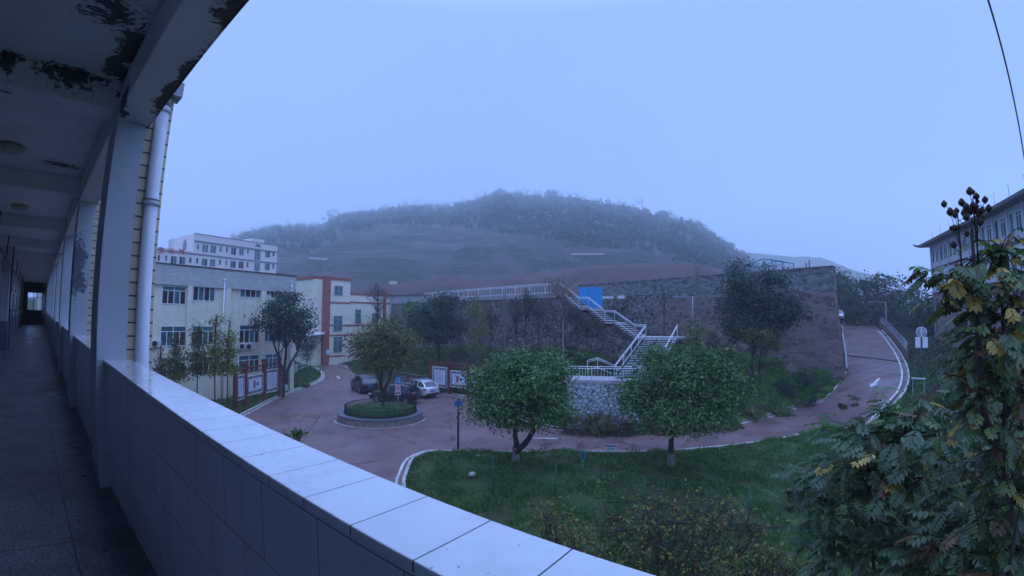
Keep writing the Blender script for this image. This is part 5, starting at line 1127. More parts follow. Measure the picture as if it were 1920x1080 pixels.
# back garden trees
T2 = [('dense_tree', 'broad dense dark green tree in the middle before the left end of the rubble wall', 822, 598, 50, [(822, 592, 38, 40), (790, 605, 28, 34), (850, 610, 26, 40), (815, 628, 40, 26), (838, 566, 24, 16)], 260, 24, .15, L_pine, .45, 665),
      ('bamboo_clump', 'mid green feathery clump between the planter tree and the dense tree', 775, 610, 54, [(775, 590, 20, 34), (770, 625, 24, 22)], 110, 22, .14, L_dark, .4, 660),
      ('ginkgo_tree', 'slim yellow green tree with white lower trunk in front of the rubble wall', 896, 610, 43, [(893, 585, 15, 24), (899, 620, 17, 24), (893, 650, 15, 14), (889, 560, 8, 10)], 120, 16, .10, L_yell, .3, 672),
      ('dense_tree', 'big dark pointed evergreen standing against the stone wall under the shelter frame', 1410, 570, 43.5, [(1385, 530, 26, 40), (1420, 560, 46, 44), (1450, 590, 46, 36), (1395, 605, 44, 36), (1385, 495, 10, 16), (1440, 520, 22, 26), (1480, 570, 30, 18), (1470, 528, 10, 20), (1360, 570, 18, 30), (1400, 625, 36, 20), (1440, 620, 34, 20), (1500, 590, 16, 14)], 620, 28, .12, L_pine, .42, 655),
      ('garden_tree', 'low spreading dark shrub tree under the big evergreen near the wall foot', 1425, 640, 41.5, [(1425, 632, 34, 14), (1440, 650, 26, 12), (1400, 622, 22, 10)], 90, 18, .11, L_olive, .3, 668),
      ('garden_tree', 'yellowish small tree beside the slim street lamp', 1308, 625, 43, [(1308, 620, 20, 20), (1298, 640, 16, 14)], 70, 14, .10, L_yell, .3, 665)]
for k, (nm, lab, px, py, d, bl, nc, per, sz, lm, cr_, yb) in enumerate(T2):
    p_ = gz(px, yb, d); B = [blob(p_, x, y, d, rx, ry) for x, y, rx, ry in bl]
    tree(nm, lab, p_, B, nc, per, sz, lm, cr_, tr=.14 if nc > 200 else .07, nb=30, seed=40+k, bark=M_barkp if nm == 'ginkgo_tree' else None, group='dense dark garden trees' if nm == 'dense_tree' else None)
def bare(label, px, yb, ytop, d, rx, lm=None, per=0, seed=1, n=40, lean=0, bark=None, tr=.06, size=.09, y0=None, group='bare young trees before the walls', name='bare_tree'):
    p_ = gz(px, yb, d); top = atr(px+lean, ytop, d); h = top.z-p_.z; q = top-p_; ym = (ytop*1.0+(y0 or (yb*.45+ytop*.55)))/2
    B = [blob(p_, px+lean*.7, ym, d, rx, abs(ym-ytop))]
    return tree(name, label, p_, B, n, per, size, lm or L_brown, .22, trunks=[[(0, 0, -.3), (q.x*.4, q.y*.4, h*.5), (q.x, q.y, h)]], tr=tr, nb=n, seed=seed, group=group, bark=bark or M_twig, shell=.3, twigs=5)
bare('bare many branched tree before the trimmed building wing', 708, 640, 532, 62, 34, L_brown, 1, 60, 60, 0, tr=.13)
bare('thin tree with orange leaves and tall grey trunk left of the stairs', 1056, 690, 500, 37.5, 38, L_orange, 9, 61, 44, -2, M_barkp, .09, .09, 590)
bare('leafless shrubby tree directly left of the orange leaved trunk', 1010, 668, 560, 42, 34, L_brown, 3, 62, 60)
bare('leafless brown shrubby tree in front of the middle of the rubble wall', 968, 668, 556, 44, 28, L_brown, 4, 63, 60)
bare('pale stemmed thin tree right of the ginkgo with sparse yellow leaves', 946, 672, 548, 43, 16, L_yell, 5, 64, 36, 0, M_barkp)
bare('tall leaning leafless sapling right of the stairs crossing the wall top', 1320, 640, 478, 42, 20, L_brown, 0, 65, 26, -18, M_barkp, .06)
bare('leafless sapling between the stairs and the slim street lamp', 1245, 622, 540, 48, 20, L_brown, 1, 66, 30)
bare('leafless twiggy bush tree on the slope below the first stair flight', 1100, 660, 590, 38.5, 30, L_brown, 4, 67, 50)
bare('leafless grey bush tree against the left half of the rubble wall', 920, 664, 575, 47, 26, L_brown, 5, 166, 50)
bare('leafless tall twiggy tree just right of the ginkgo before the rubble wall', 985, 664, 540, 45, 26, L_olive, 4, 167, 56)
bare('leafless tangled shrub tree between the orange leaved trunk and the stairs', 1080, 655, 575, 40, 28, L_brown, 6, 168, 60)
bare('leafless twiggy tree behind the second notice board', 862, 664, 590, 48, 24, L_brown, 5, 169, 50)
# bushes
def bush(label, px, py, d, rxp, ryp, lm, nc, seed, size=.06, name='round_bush', group=None, zoff=0, cr_=.10):
    p_ = gz(px, py+ryp, d); k = d/815; B = [(0, 0, ryp*k*.55+zoff, rxp*k, rxp*k, ryp*k)]
    return tree(name, label, p_, B, nc, 16, size, lm, cr_, trunks=[[(0, 0, -.2), (0, 0, .2), (0, 0, ryp*k*.8)]], tr=.04, nb=16, seed=seed, group=group, cat='bush', shell=.75)
bush('clipped round bush on the grass slope, right one of the pair', 1467, 682, 41, 19, 13, L_dark, 150, 70, group='clipped bushes on the slope')
bush('clipped round bush on the grass slope, left one of the pair', 1404, 683, 39, 20, 18, L_dark, 170, 71, group='clipped bushes on the slope')
bush('small dark bush at the foot of the stone wall near the ramp', 1524, 660, 45, 9, 14, L_pine, 60, 72)
bush('green bush on the slope between the two clipped bushes and the wide leafy tree', 1365, 660, 39, 26, 20, L_fresh, 170, 73, .08)
bush('dark bush at the foot of the rubble wall left of the lower handrail', 1095, 655, 38, 22, 14, L_dark, 110, 74)
for k_, (x_, y_, d_, r_x, r_y, m_l) in enumerate([(1000, 668, 41.5, 30, 14, L_brown), (1052, 664, 40, 24, 14, L_dark), (955, 668, 43, 28, 14, L_olive), (905, 672, 45, 24, 14, L_dark), (1150, 662, 37.5, 20, 14, L_brown), (1280, 652, 44, 22, 16, L_olive), (1340, 648, 44, 22, 16, L_dark)]):
    bush('shrub at the wall foot '+['below the leafless trees', 'by the orange leaved trunk', 'right of the pale stemmed tree', 'beside the ginkgo', 'under the second stair flight', 'right of the lower stair rail', 'left of the big evergreen'][k_], x_, y_, d_, r_x, r_y, m_l, 120, 300+k_, .08, 'wall_foot_shrub', 'shrubs at the foot of the rubble wall')
for k_, (x_, y_, d_, r_x, r_y, m_l) in enumerate([(1500, 668, 46, 16, 8, L_olive), (1545, 684, 47.5, 8, 5, L_dark), (1430, 716, 41, 14, 7, L_olive), (1500, 706, 45, 7, 3, L_olive), (1390, 715, 40, 18, 9, L_dark)]):
    bush('low slope shrub '+['under the stone wall middle', 'nearest the wall corner by the ramp', 'below the right clipped bush', 'on the lower grass near the ramp bend', 'above the kerb left of the clipped bushes'][k_], x_, y_, d_, r_x, r_y, m_l, 70, 320+k_, .07, 'slope_shrub', 'low shrubs on the grass slope')
for k_, (x_, y_, d_, r_x, r_y, m_l) in enumerate([(1360, 636, 48, 18, 22, L_olive), (1470, 640, 47, 16, 18, L_pine), (1336, 600, 50, 12, 26, L_brown), (1505, 640, 49, 8, 20, L_dark), (1180, 636, 43, 12, 14, L_brown), (1275, 628, 47, 16, 18, L_brown)]):
    bush('creeping bush against the stone wall '+['behind the wide leafy tree', 'under the right side of the big evergreen', 'right of the slim street lamp', 'near the bare stone wall end', 'under the stair landing', 'right of the stair landing'][k_], x_, y_, d_, r_x, r_y, m_l, 90, 340+k_, .09, 'wall_bush', 'bushes against the stone wall', 0, .22)
bush('low green shrub behind the second notice board', 930, 690, 41, 34, 24, L_dark, 200, 75, .08)
bush('yellow flecked shrub beside the kerb right of the wide leafy tree', 1408, 728, 38.5, 24, 14, L_olive, 140, 76, .07)
rb = random.Random(8); 
hx = [(1085, 775, 31.0, 36, 27), (1122, 772, 30.8, 32, 31), (1160, 772, 30.8, 32, 34), (1196, 778, 31.9, 26, 16), (1235, 778, 32, 28, 16), (1275, 776, 32.6, 28, 18), (1315, 772, 33.4, 26, 18), (1355, 765, 34.6, 28, 18), (1368, 754, 35.2, 22, 12), (1045, 770, 34, 30, 22), (1005, 745, 36.5, 30, 26), (965, 735, 39.5, 26, 22)]
names_ = ['under the landing wall', 'at the pale stone podium foot', 'before the podium centre', 'before the podium right half', 'at the podium right corner', 'behind the wide leafy tree trunk', 'under the wide leafy tree edge', 'right of the wide leafy tree', 'at the start of the kerb bend', 'left of the podium', 'behind the forked leafy tree', 'right of the second notice board', 'on the grass near the ramp bend', 'before the yellow flecked shrub']
for k, ((px, py, d, rx, ry), nm_) in enumerate(zip(hx, names_)):
    bush('reddish brown hedge shrub '+nm_, px, py, d, rx, ry, (L_brown, L_olive, L_brown, L_dark)[k % 4], 150, 80+k, .07, 'hedge_shrub', 'brown shrubs along the kerb')
for k, (px, py, d, rx, ry) in enumerate([(560, 700, 52, 20, 8), (735, 700, 47, 44, 14), (690, 694, 52, 28, 12), (790, 700, 45, 30, 16), (860, 668, 47, 30, 8)]):
    bush(['low planting left of the passage', 'dark shrub on the wall behind the white car', 'dark shrub behind the first black car', 'dark shrub behind the planter tree', 'dark low shrub above the second notice board'][k], px, py, d, rx, ry, L_dark, 150, 110+k, .09, 'low_shrub', 'dark shrubs behind the parked cars')
# low stone wall behind the cars
for (p_a, p_b, lab) in (((672, 705), (806, 733), 'low dark stone retaining wall behind the parked cars'), ((913, 755), (1035, 800), 'low dark stone wall between the second notice board and the stair foot')):
    a, b_ = atz(*p_a, G), atz(*p_b, G); o_, an, L = wall_frame(a, b_); w_ = thing('low_wall', lab, 'wall', (o_.x, o_.y, G), an)
    MB().box(0, L, .3, .8, -.4, 1.25).build('stone_face', M_rubdark, w_); MB().box(-.03, L+.03, .26, .84, 1.251, 1.34).build('wall_cap', M_stepdark, w_)
# far trees right of the ramp
FT = [(1590, 560, 95, [(1590, 556, 22, 34), (1600, 590, 26, 22)]), (1575, 545, 100, [(1573, 525, 6, 16), (1575, 550, 10, 20)]), (1640, 585, 92, [(1625, 560, 22, 24), (1650, 600, 34, 22)]), (1735, 600, 88, [(1735, 590, 26, 32), (1715, 615, 22, 18)]), (1690, 600, 98, [(1685, 595, 28, 24)]), (1770, 610, 84, [(1770, 600, 26, 36)]), (1620, 600, 110, [(1620, 590, 36, 20)]), (1580, 590, 105, [(1580, 585, 24, 24)])]
lb = ['dense hazy tree right behind the stone wall corner', 'narrow pointed tree top peeping over beside the wall corner', 'rounded hazy tree just left of the flat topped one', 'dark tree between the flat topped tree and the apartment block', 'hazy tree under the branches of the flat topped one', 'dark tree in front of the apartment block foot', 'low hazy tree behind the ramp parapet', 'low hazy tree left behind the ramp crest']
for k, ((px, py, d, bl), l_) in enumerate(zip(FT, lb)):
    p_ = gz(px, 640, d, -4.0); tree('roadside_tree', l_, p_, [blob(p_, *q[:2], d, *q[2:]) for q in bl], 120, 22, .26, L_far, .9, tr=.25, nb=16, seed=130+k, group='hazy trees beyond the ramp')
p_ = gz(1652, 640, 85, -4.0); tree('flat_topped_tree', 'open flat topped tree with spreading branches beyond the ramp lamp', p_, [blob(p_, 1650, 528, 85, 42, 16), blob(p_, 1610, 535, 86, 22, 9), blob(p_, 1700, 555, 84, 40, 12), blob(p_, 1665, 565, 85, 50, 12), blob(p_, 1735, 568, 83, 24, 10)], 190, 9, .24, L_far, .8,
     trunks=[[(0, 0, -.5), (.2, 0, 4), (.4, .3, 8), (.6, .4, 11)], [(0, 0, 2), (1.5, -2, 5), (2.5, -4.5, 8)], [(0, 0, 2.5), (-.6, 1.5, 6), (-1, 3, 10)]], tr=.28, nb=60, seed=150, shell=.35, twigs=4, flat=.5)
# foreground fruiting tree and shrubs with compound leaves
def compound(name, label, base, blobs, nleaf, leaflet, pairs, mats, weights, trunks, tr, nb, seed, droop=.5, group=None, shell=.35, cat='tree', pods=None, wid=.95):
    rng = np.random.default_rng(seed); rs = random.Random(seed); o = thing(name, label, cat, base, 0, group)
    C, D = crown_pts(rng, blobs, nleaf, shell); mb = MB(); tips = []
    for tk in trunks:
        P = resample([V3(p) for p in tk], 3*len(tk)); mb.tube(P, [tr*(1-.7*i/(len(P)-1)) for i in range(len(P))], 9); tips.append(P)
    for j in rng.choice(nleaf, min(nb, nleaf), replace=False):
        e_ = V3(C[j]); best = min((p for P in tips for p in P[len(P)//3:]), key=lambda p: (p-e_).length+rs.random()*.3); m_ = best.lerp(e_, .5)+V3((rs.uniform(-1, 1), rs.uniform(-1, 1), rs.uniform(0, 1)))*.12*(e_-best).length
        mb.tube([best, m_, e_], [tr*.30, tr*.16, .004], 5)
    V, F, MI = [], [], []; nv = 0; tw = mb
    shp = [(0, 0), (.25, .21), (.58, .23), (1, 0), (.58, -.23), (.25, -.21)]            # ovate leaflet outline
    for j in range(nleaf):
        c = V3(C[j]); out = V3(D[j]); a = V3((out.x+rs.uniform(-.7, .7), out.y+rs.uniform(-.7, .7), rs.uniform(-.5, .35))).normalized(); n = rs.randint(pairs-2, pairs+1); mi = rs.choices(range(len(mats)), weights)[0]
        L = leaflet*(1+rs.uniform(-.25, .35)); pos = c.copy(); d = a.copy(); prev = pos.copy(); pts = [pos.copy()]
        for q in range(n):
            d = (d+V3((0, 0, -droop*.16))).normalized(); pos = pos+d*L*.50; pts.append(pos.copy()); side = d.cross(V3((0, 0, 1))); side = side.normalized() if side.length > .05 else V3((1, 0, 0)); up = side.cross(d).normalized()
            sc = L*(.65+.5*math.sin(math.pi*(q+.8)/(n+.6)))
            for s_ in ((-1, 1) if q < n-1 else (-1, 1, 0)):
                ax = (side*s_+d*(.55 if s_ else 1.0)+V3((0, 0, -droop*rs.uniform(.2, .8)))).normalized(); w_ = ax.cross(up); w_ = w_.normalized() if w_.length > .05 else side; nn_ = w_.cross(ax); f_ = rs.uniform(.04, .14)
                for (x, y) in shp: pt = pos+ax*(x*sc)+w_*(y*sc*wid)+nn_*(abs(y)*f_*sc*2-.12*x*x*sc); V.append((pt.x, pt.y, pt.z))
                m2 = mi if rs.random() < .9 else rs.choices(range(len(mats)), weights)[0]
                F += [nv, nv+1, nv+2, nv+3, nv, nv+3, nv+4, nv+5]; MI += [m2, m2]; nv += 6
        tw.tube([pts[0], pts[len(pts)//2], pts[-1]], [.006, .004, .002], 3, caps=False)
    mb.build('trunk', M_bark, o)
    raw_mesh('crown', np.array(V), np.array(F), 4, mats, o, MI)
    if pods:
        for (x, y, z, n) in pods:
            pm = MB(); c = V3((x, y, z)); pm.tube([c-V3((0, 0, .42)), c+V3((0, 0, .1))], [.008, .004], 5)
            for q in range(n):
                e_ = c+V3((rs.gauss(0, .055), rs.gauss(0, .055), rs.gauss(0, .075))); pm.tube([c+V3((0, 0, rs.uniform(-.3, .1))), e_], .003, 3); r_ = rs.uniform(.018, .032)
                pm.lathe([(0, -r_*1.2), (r_*.8, -r_*.5), (r_, .2*r_), (r_*.5, r_), (0, r_*1.4)], 6, e_)
            pm.build('seed_cluster', M_pod, o)
    return o
M_pod = plain('dark_seed_pod', (.035, .022, .018), .8, 0, .3, 20, .2)
def flat_leaf(n, c, var=.35, rough=.38): return leaf_mat(n, [tuple(x*(1-var) for x in c), c, tuple(min(1, x*(1+var)) for x in c)], rough, .3, .45)
LG = [flat_leaf('near_green_leaflet', (.07, .125, .042)), flat_leaf('near_deep_leaflet', (.05, .095, .038)), flat_leaf('near_light_leaflet', (.13, .19, .055)), flat_leaf('near_yellow_leaflet', (.42, .30, .05)), flat_leaf('near_brown_leaflet', (.16, .085, .035))]
p_ = atr(1885, 900, 4.9); p_.z = G
def rel(px, py, d): q = atr(px, py, d)-p_; return (q.x, q.y, q.z)
def blr(px, py, d, rx, ry, dep=None):
    q = rel(px, py, d); k = d/780; r_ = (rx*k+(dep or rx*k))/2; return (*q, r_, r_, ry*k)
tk = [[(0, 0, -.2), rel(1890, 1080, 4.9), rel(1878, 900, 4.9), rel(1885, 760, 4.8), rel(1880, 600, 4.8), rel(1875, 470, 4.8)], [rel(1882, 850, 4.9), rel(1850, 790, 4.7), rel(1838, 700, 4.6), rel(1830, 560, 4.6), rel(1822, 430, 4.6)], [rel(1884, 780, 4.9), rel(1920, 700, 5.2), rel(1950, 600, 5.3)]]
pd = rel(1826, 395, 4.6); pd2 = rel(1797, 424, 4.6)
compound('fruiting_tree', 'near tree with big yellowing compound leaves and dark seed clusters along the right edge', p_,
    [blr(1870, 520, 4.9, 75, 55), blr(1895, 470, 5.0, 50, 40), blr(1778, 512, 4.6, 44, 24), blr(1765, 560, 4.6, 22, 20), blr(1838, 478, 4.7, 52, 34),  blr(1850, 600, 4.6, 50, 60), blr(1830, 700, 4.8, 60, 60), blr(1825, 560, 4.7, 44, 36), blr(1900, 600, 5.1, 75, 75), blr(1850, 650, 4.8, 55, 50), blr(1910, 700, 5.2, 75, 70), blr(1800, 520, 4.8, 48, 18), blr(1850, 770, 5.0, 75, 60), blr(1790, 545, 4.7, 24, 10), blr(1900, 860, 5.2, 75, 90)],
    480, .066, 5, LG, [5, 3, 4, 2.2, 1.8], tk, .034, 110, 11, .9, wid=1.05, pods=[(*pd, 26), (*pd2, 10)])
for k, (px, py, d, bl, n, lf_, lab, tw) in enumerate([
    (1760, 1000, 6.6, [(1700, 820, 6.6, 90, 60), (1620, 810, 6.8, 75, 44), (1780, 860, 6.2, 80, 70), (1700, 900, 6.4, 90, 60), (1600, 880, 6.8, 85, 54), (1720, 760, 6.8, 60, 28)], 360, .088, 'large dark compound leaved shrub below the fruiting tree', [5, 5, 1.5, .45, .5]),
    (1640, 1080, 7.4, [(1560, 950, 7.4, 95, 66), (1660, 980, 7.2, 90, 70), (1540, 895, 7.6, 62, 44), (1540, 1010, 7.3, 70, 50), (1600, 1040, 7.0, 90, 40), (1720, 1040, 6.8, 90, 60)], 370, .085, 'dark green leafy shrub spreading lowest left of the fruiting tree', [6, 5, 1.2, .3, .5]),
    (1850, 1080, 5.6, [(1830, 980, 5.6, 80, 80), (1900, 940, 5.4, 60, 60), (1780, 1050, 5.8, 80, 50), (1880, 1060, 5.2, 60, 50)], 250, .085, 'dark shrub filling the bottom right corner under the fruiting tree', [6, 5, .8, .35, .8])]):
    p_ = atr(px, py, d); p_.z = G+.1; B = [blr(*q) for q in bl]; t1, t2, t3 = B[0][:3], B[1][:3], B[min(3, len(B)-1)][:3]
    compound('leafy_shrub', lab, p_, B, n, lf_, 6, LG, tw, [[(0, 0, -.2), tuple(x*.5 for x in t1), t1], [(0, 0, .3), tuple(x*.55 for x in t2), t2], [(.1, 0, .2), tuple(x*.5 for x in t3), t3]], .045, 60, 12+k, .55, 'compound leaved shrubs at the lower right', cat='shrub')
# thin shrub with yellowing leaves under the parapet
L_sp = leaf_mat('speckled_yellow_leaf', [(.03, .05, .018), (.06, .08, .025), (.14, .13, .035), (.32, .24, .05), (.30, .14, .04)], .5, .3)
for k, (px, py, d, bl, n, lab) in enumerate([
    (1245, 1120, 8.6, [(1130, 930, 9.2, 60, 40), (1230, 960, 9.0, 110, 55), (1340, 960, 8.8, 95, 60), (1200, 1020, 8.4, 110, 40), (1330, 1040, 8.2, 110, 45), (1120, 990, 8.8, 60, 34), (1420, 990, 9, 60, 40)], 190, 'open twiggy shrub with yellow and brown leaves in front of the wire fence'),
    (1060, 1010, 8.6, [(1040, 975, 8.6, 46, 22), (1075, 1010, 8.2, 46, 20), (1020, 960, 9, 28, 12)], 60, 'small brownish twiggy shrub left of the open yellow leaved one by the parapet'),
    (1440, 1120, 8.4, [(1440, 1060, 8.3, 70, 30), (1500, 1080, 8.0, 70, 30), (1380, 1085, 8.1, 60, 20)], 110, 'low brown leaved shrub between the yellow leaved shrub and the dark leafy ones')]):
    p_ = atr(px, py, d); p_.z = G+.05; B = [blob(p_, *q) for q in bl]; ends_ = [b_[:3] for b_ in B]
    tks = [[(0, 0, -.2), (e_[0]*.25, e_[1]*.25, e_[2]*.4), tuple(c*.97 for c in e_)] for e_ in ends_]
    tree('twiggy_shrub', lab, p_, B, n, 7, .042, L_sp, .17, trunks=tks, tr=.030, nb=n//2, seed=170+k, group='yellowing shrubs below the parapet', cat='shrub', shell=.2, twigs=2, bark=M_bark, aspect=.45)
p_ = atr(553, 880, 7.5); p_.z = G; top = atr(556, 806, 7.5)-p_
tree('shrub_tip', 'dark shrub tip peeping over the white coping before the road', p_, [blob(p_, 560, 812, 7.5, 12, 10), blob(p_, 543, 818, 7.5, 14, 6)], 14, 10, .03, L_dark, .06, trunks=[[(0, 0, 0), (top.x*.5, top.y*.5, top.z*.5), tuple(top)]], tr=.010, nb=10, seed=180, cat='shrub', twigs=2)
# weeds along the lawn edge
for k, (px, py, d, lab) in enumerate([(1092, 846, 25.5, 'dry weeds at the lawn edge beside the teal label'), (1190, 846, 25, 'dry weeds at the lawn edge right of the white sign'), (1398, 836, 27, 'dry weeds at the lawn edge under the wide tree'), (1020, 850, 25, 'tiny dry weeds at the lawn edge by the forked tree')]):
    p_ = gz(px, py, d); tree('weed_clump', lab, p_, [(0, 0, .35, .5, .5, .4)], 22, 4, .04, L_brown, .12, trunks=[[(0, 0, -.1), (.1, 0, .3), (.2, .1, .6)], [(0, 0, -.1), (-.1, .1, .3), (-.25, .1, .6)]], tr=.014, nb=20, seed=190+k, group='dry weeds at the lawn edge', cat='weeds', bark=M_twig)

# ------------------------------------------------------------------ grass and ground cover
L_grass = leaf_mat('lawn_grass_blade', [(.022, .045, .014), (.035, .09, .02), (.06, .17, .032), (.11, .20, .045), (.13, .14, .05)], .6, .3)
L_cover = leaf_mat('ground_cover_leaf', [(.03, .035, .016), (.035, .06, .02), (.055, .09, .025), (.09, .08, .03)], .6, .2)
def grass(name, n, inbox, test, hgt_, width, lm, seed, dens_=None):
    rng = np.random.default_rng(seed); x0, x1, y0, y1 = inbox; X = rng.uniform(x0, x1, n); Y = rng.uniform(y0, y1, n); keep = test(X, Y); X, Y = X[keep], Y[keep]
    pn = np.array([noise.noise(Vector((x*.9, y*.9, seed))) +.5*noise.noise(Vector((x*2.7, y*2.7, seed))) for x, y in zip(X, Y)]); pn = pn*1.5; k2 = pn+rng.uniform(-.35, .35, len(X)) > -.38; X, Y, pn = X[k2], Y[k2], pn[k2]
    Z = heights(X, Y)-.03; m = len(X); h = hgt_*np.clip(.9+.5*rng.uniform(-1, 1, m)+.6*pn, .25, 3); a = rng.uniform(0, 2*np.pi, m); ln = rng.normal(size=(m, 2))*h[:, None]*.55; w = width*(.7+.6*rng.random(m))
    ux, uy = np.cos(a)*w, np.sin(a)*w
    V = np.stack([np.stack([X-ux, Y-uy, Z], 1), np.stack([X+ux, Y+uy, Z], 1), np.stack([X+ux*.5+ln[:, 0]*.5, Y+uy*.5+ln[:, 1]*.5, Z+h*.65], 1), np.stack([X+ln[:, 0], Y+ln[:, 1], Z+h], 1)], 1).reshape(-1, 3)
    return tag(raw_mesh(name, V, np.arange(len(V)), 4, lm), kind='stuff')
offroad = lambda X, Y: ~(inside_np(X, Y, ROADP) | inside_np(X, Y, RAMPP) | inside_np(X, Y, TA) | inside_np(X, Y, TB))
kerbin = [(p.x*1.0, p.y) for p in near_e]
grass('lawn_grass', 230000, (9, 46, -9, 20), lambda X, Y: offroad(X, Y) & (np.hypot(X, Y) < 34), .17, .020, L_grass, 1)
grass('lawn_grass', 60000, (1.2, 14, -6, 14), lambda X, Y: offroad(X, Y) & (np.hypot(X, Y) < 14.5), .22, .016, L_cover, 2)
grass('slope_grass', 120000, (26, 60, -8, 46), lambda X, Y: offroad(X, Y) & (np.hypot(X, Y) > 30), .20, .035, L_grass, 3)
grass('slope_undergrowth', 60000, (22, 62, -4, 62), lambda X, Y: offroad(X, Y) & (np.hypot(X, Y) > 31) & (np.arctan2(X, Y) < 1.36), .30, .045, L_cover, 4)
L_bank = leaf_mat('bright_bank_grass_blade', [(.04, .11, .02), (.07, .20, .03), (.12, .30, .045), (.18, .34, .06)], .6, .3)
grass('fresh_bank_grass', 190000, (34, 52, -5, 14), lambda X, Y: offroad(X, Y) & (np.arctan2(X, Y) > 1.27), .28, .032, L_bank, 12)
grass('bank_grass', 90000, (30, 110, -40, -4), lambda X, Y: offroad(X, Y), .28, .06, L_cover, 5)
grass('bed_grass', 30000, (8, 40, 36, 66), lambda X, Y: offroad(X, Y), .22, .04, L_grass, 6)
rng = np.random.default_rng(9); n = 9000; a = rng.uniform(0, 2*np.pi, n); r_ = 2.68*np.sqrt(rng.random(n)); zz_p = .50+.22*(1-(r_/2.7)**2)
C = np.stack([IC.x+r_*np.cos(a), IC.y+r_*np.sin(a), G+zz_p+.10*rng.random(n)+.12*(r_ > 2.0)], 1); V = quads(C, np.tile([0, 0, 1.], (n, 1)), .055, rng)
tag(raw_mesh('planter_ground_cover', V, np.arange(len(V)), 4, L_fresh), kind='stuff')
# ------------------------------------------------------------------ hill with quarry benches
CRX = [(200, 520), (300, 500), (400, 470), (450, 447), (520, 430), (600, 430), (640, 408), (760, 392), (850, 390), (900, 377), (935, 365), (1000, 370), (1100, 380), (1200, 398), (1300, 425), (1350, 452), (1390, 480), (1440, 520), (1500, 575), (1560, 600)]
az_el = []
for px, py in CRX:
    r = ray(px, py+4); az_el.append((math.atan2(r.x, r.y), r.z/math.hypot(r.x, r.y)))
AZ = np.array([a for a, _ in az_el]); EL = np.array([e_ for _, e_ in az_el])
R0, RC, RB_ = 165., 620., 780.
NA, NRr = 150, 90
azs = np.linspace(AZ[0]-.1, AZ[-1]+.05, NA); fs_ = np.concatenate([np.linspace(0, 1, NRr-14), np.linspace(1.02, 1.35, 14)])
def RCa(a): return float(np.interp(math.degrees(a), [5, 20, 35, 50, 65, 74, 82, 92], [1250, 1220, 1120, 960, 760, 680, 850, 1000]))      # the crest comes nearer towards the right
def hill_z(a, r):
    el = float(np.interp(a, AZ, EL, left=EL[0], right=-.02)); rc = RCa(a); zc = el*rc; f = (r-R0)/(rc-R0)
    if f > 1: return zc*(1-(f-1)*2.2)
    n = noise.noise(Vector((a*6, r/70, 1)))
    z = zc*(f**.85)
    if f < .27:                                            # quarry benches
        st_ = 10; q = (z+n*5)/st_; fr = q-math.floor(q); z2 = st_*(math.floor(q)+min(1, max(0, (fr-.55)/.38))); k = min(1, (.27-f)/.05); z = z*(1-k)+z2*k
    z += 4.5*noise.noise(Vector((a*14, r/40, 5)))*min(1, f*2.5)*(1 if f > .25 else .35)
    return max(z, -2) if f > .02 else -4
mb = MB(); V = []; zz_ = {}
for i, a in enumerate(azs):
    for j, f_ in enumerate(fs_):
        r = R0+f_*(RCa(a)-R0); z = hill_z(a, r); zz_[i, j] = z; V.append((r*math.sin(a), r*math.cos(a), z))
Fh = [(i*NRr+j, i*NRr+j+1, (i+1)*NRr+j+1, (i+1)*NRr+j) for i in range(NA-1) for j in range(NRr-1)]
t = NT('quarried_hillside'); g_ = t.n('ShaderNodeNewGeometry'); o_ = t.n('ShaderNodeTexCoord').outputs['Object']; sp_ = t.n('ShaderNodeSeparateXYZ', {0: g_.outputs['Normal']})
rock = t.ramp(t.noise(t.coord((.015, .015, .35)), 1.0, 9, .7), [(.34, (.018, .014, .015)), (.5, (.06, .044, .042)), (.66, (.17, .14, .13))])
bench = t.ramp(t.noise(o_, .04, 6, .65), [(.35, (.05, .038, .034)), (.65, (.135, .105, .095))])
c = t.mix(t.ramp(sp_.outputs[2], [(.72, 0), (.93, 1)]), rock, bench)
c = t.mix(t.ramp(t.noise(o_, .03, 6, .7), [(.44, 0), (.58, .85)]), c, (.022, .036, .015))
t.bump(t.noise(o_, .15, 8, .7), 1, 3); M_hill = t.out(c, .95, spec=.1)
mb.add(V, Fh); tag(mb.build('hill', M_hill), kind='structure')
# far ridge on the right
mb = MB(); V = []; RX = [(1180, 560), (1330, 500), (1400, 470), (1470, 478), (1540, 480), (1590, 500), (1650, 520), (1700, 560), (1760, 600)]
rid = []
for px, py in RX: r = ray(px, py); rid.append((math.atan2(r.x, r.y), r.z/math.hypot(r.x, r.y)))
A_ = np.array([a for a, _ in rid]); E_ = np.array([e_ for _, e_ in rid]); n1, n2 = 60, 14
for a in np.linspace(A_[0], A_[-1], n1):
    for k in range(n2):
        r = 820+14*k; z = float(np.interp(a, A_, E_))*960*math.sin(min(1, k/(n2-2))*math.pi/2)+2.5*noise.noise(Vector((a*60, k*.7, 0))); V.append((r*math.sin(a), r*math.cos(a), z if k else -5))
mb.add(V, [(i*n2+j, i*n2+j+1, (i+1)*n2+j+1, (i+1)*n2+j) for i in range(n1-1) for j in range(n2-1)], True)
tag(mb.build('far_hill', plain('far_wooded_ridge', (.035, .05, .025), .95, 0, .4, .04, .8, .3)), kind='structure')
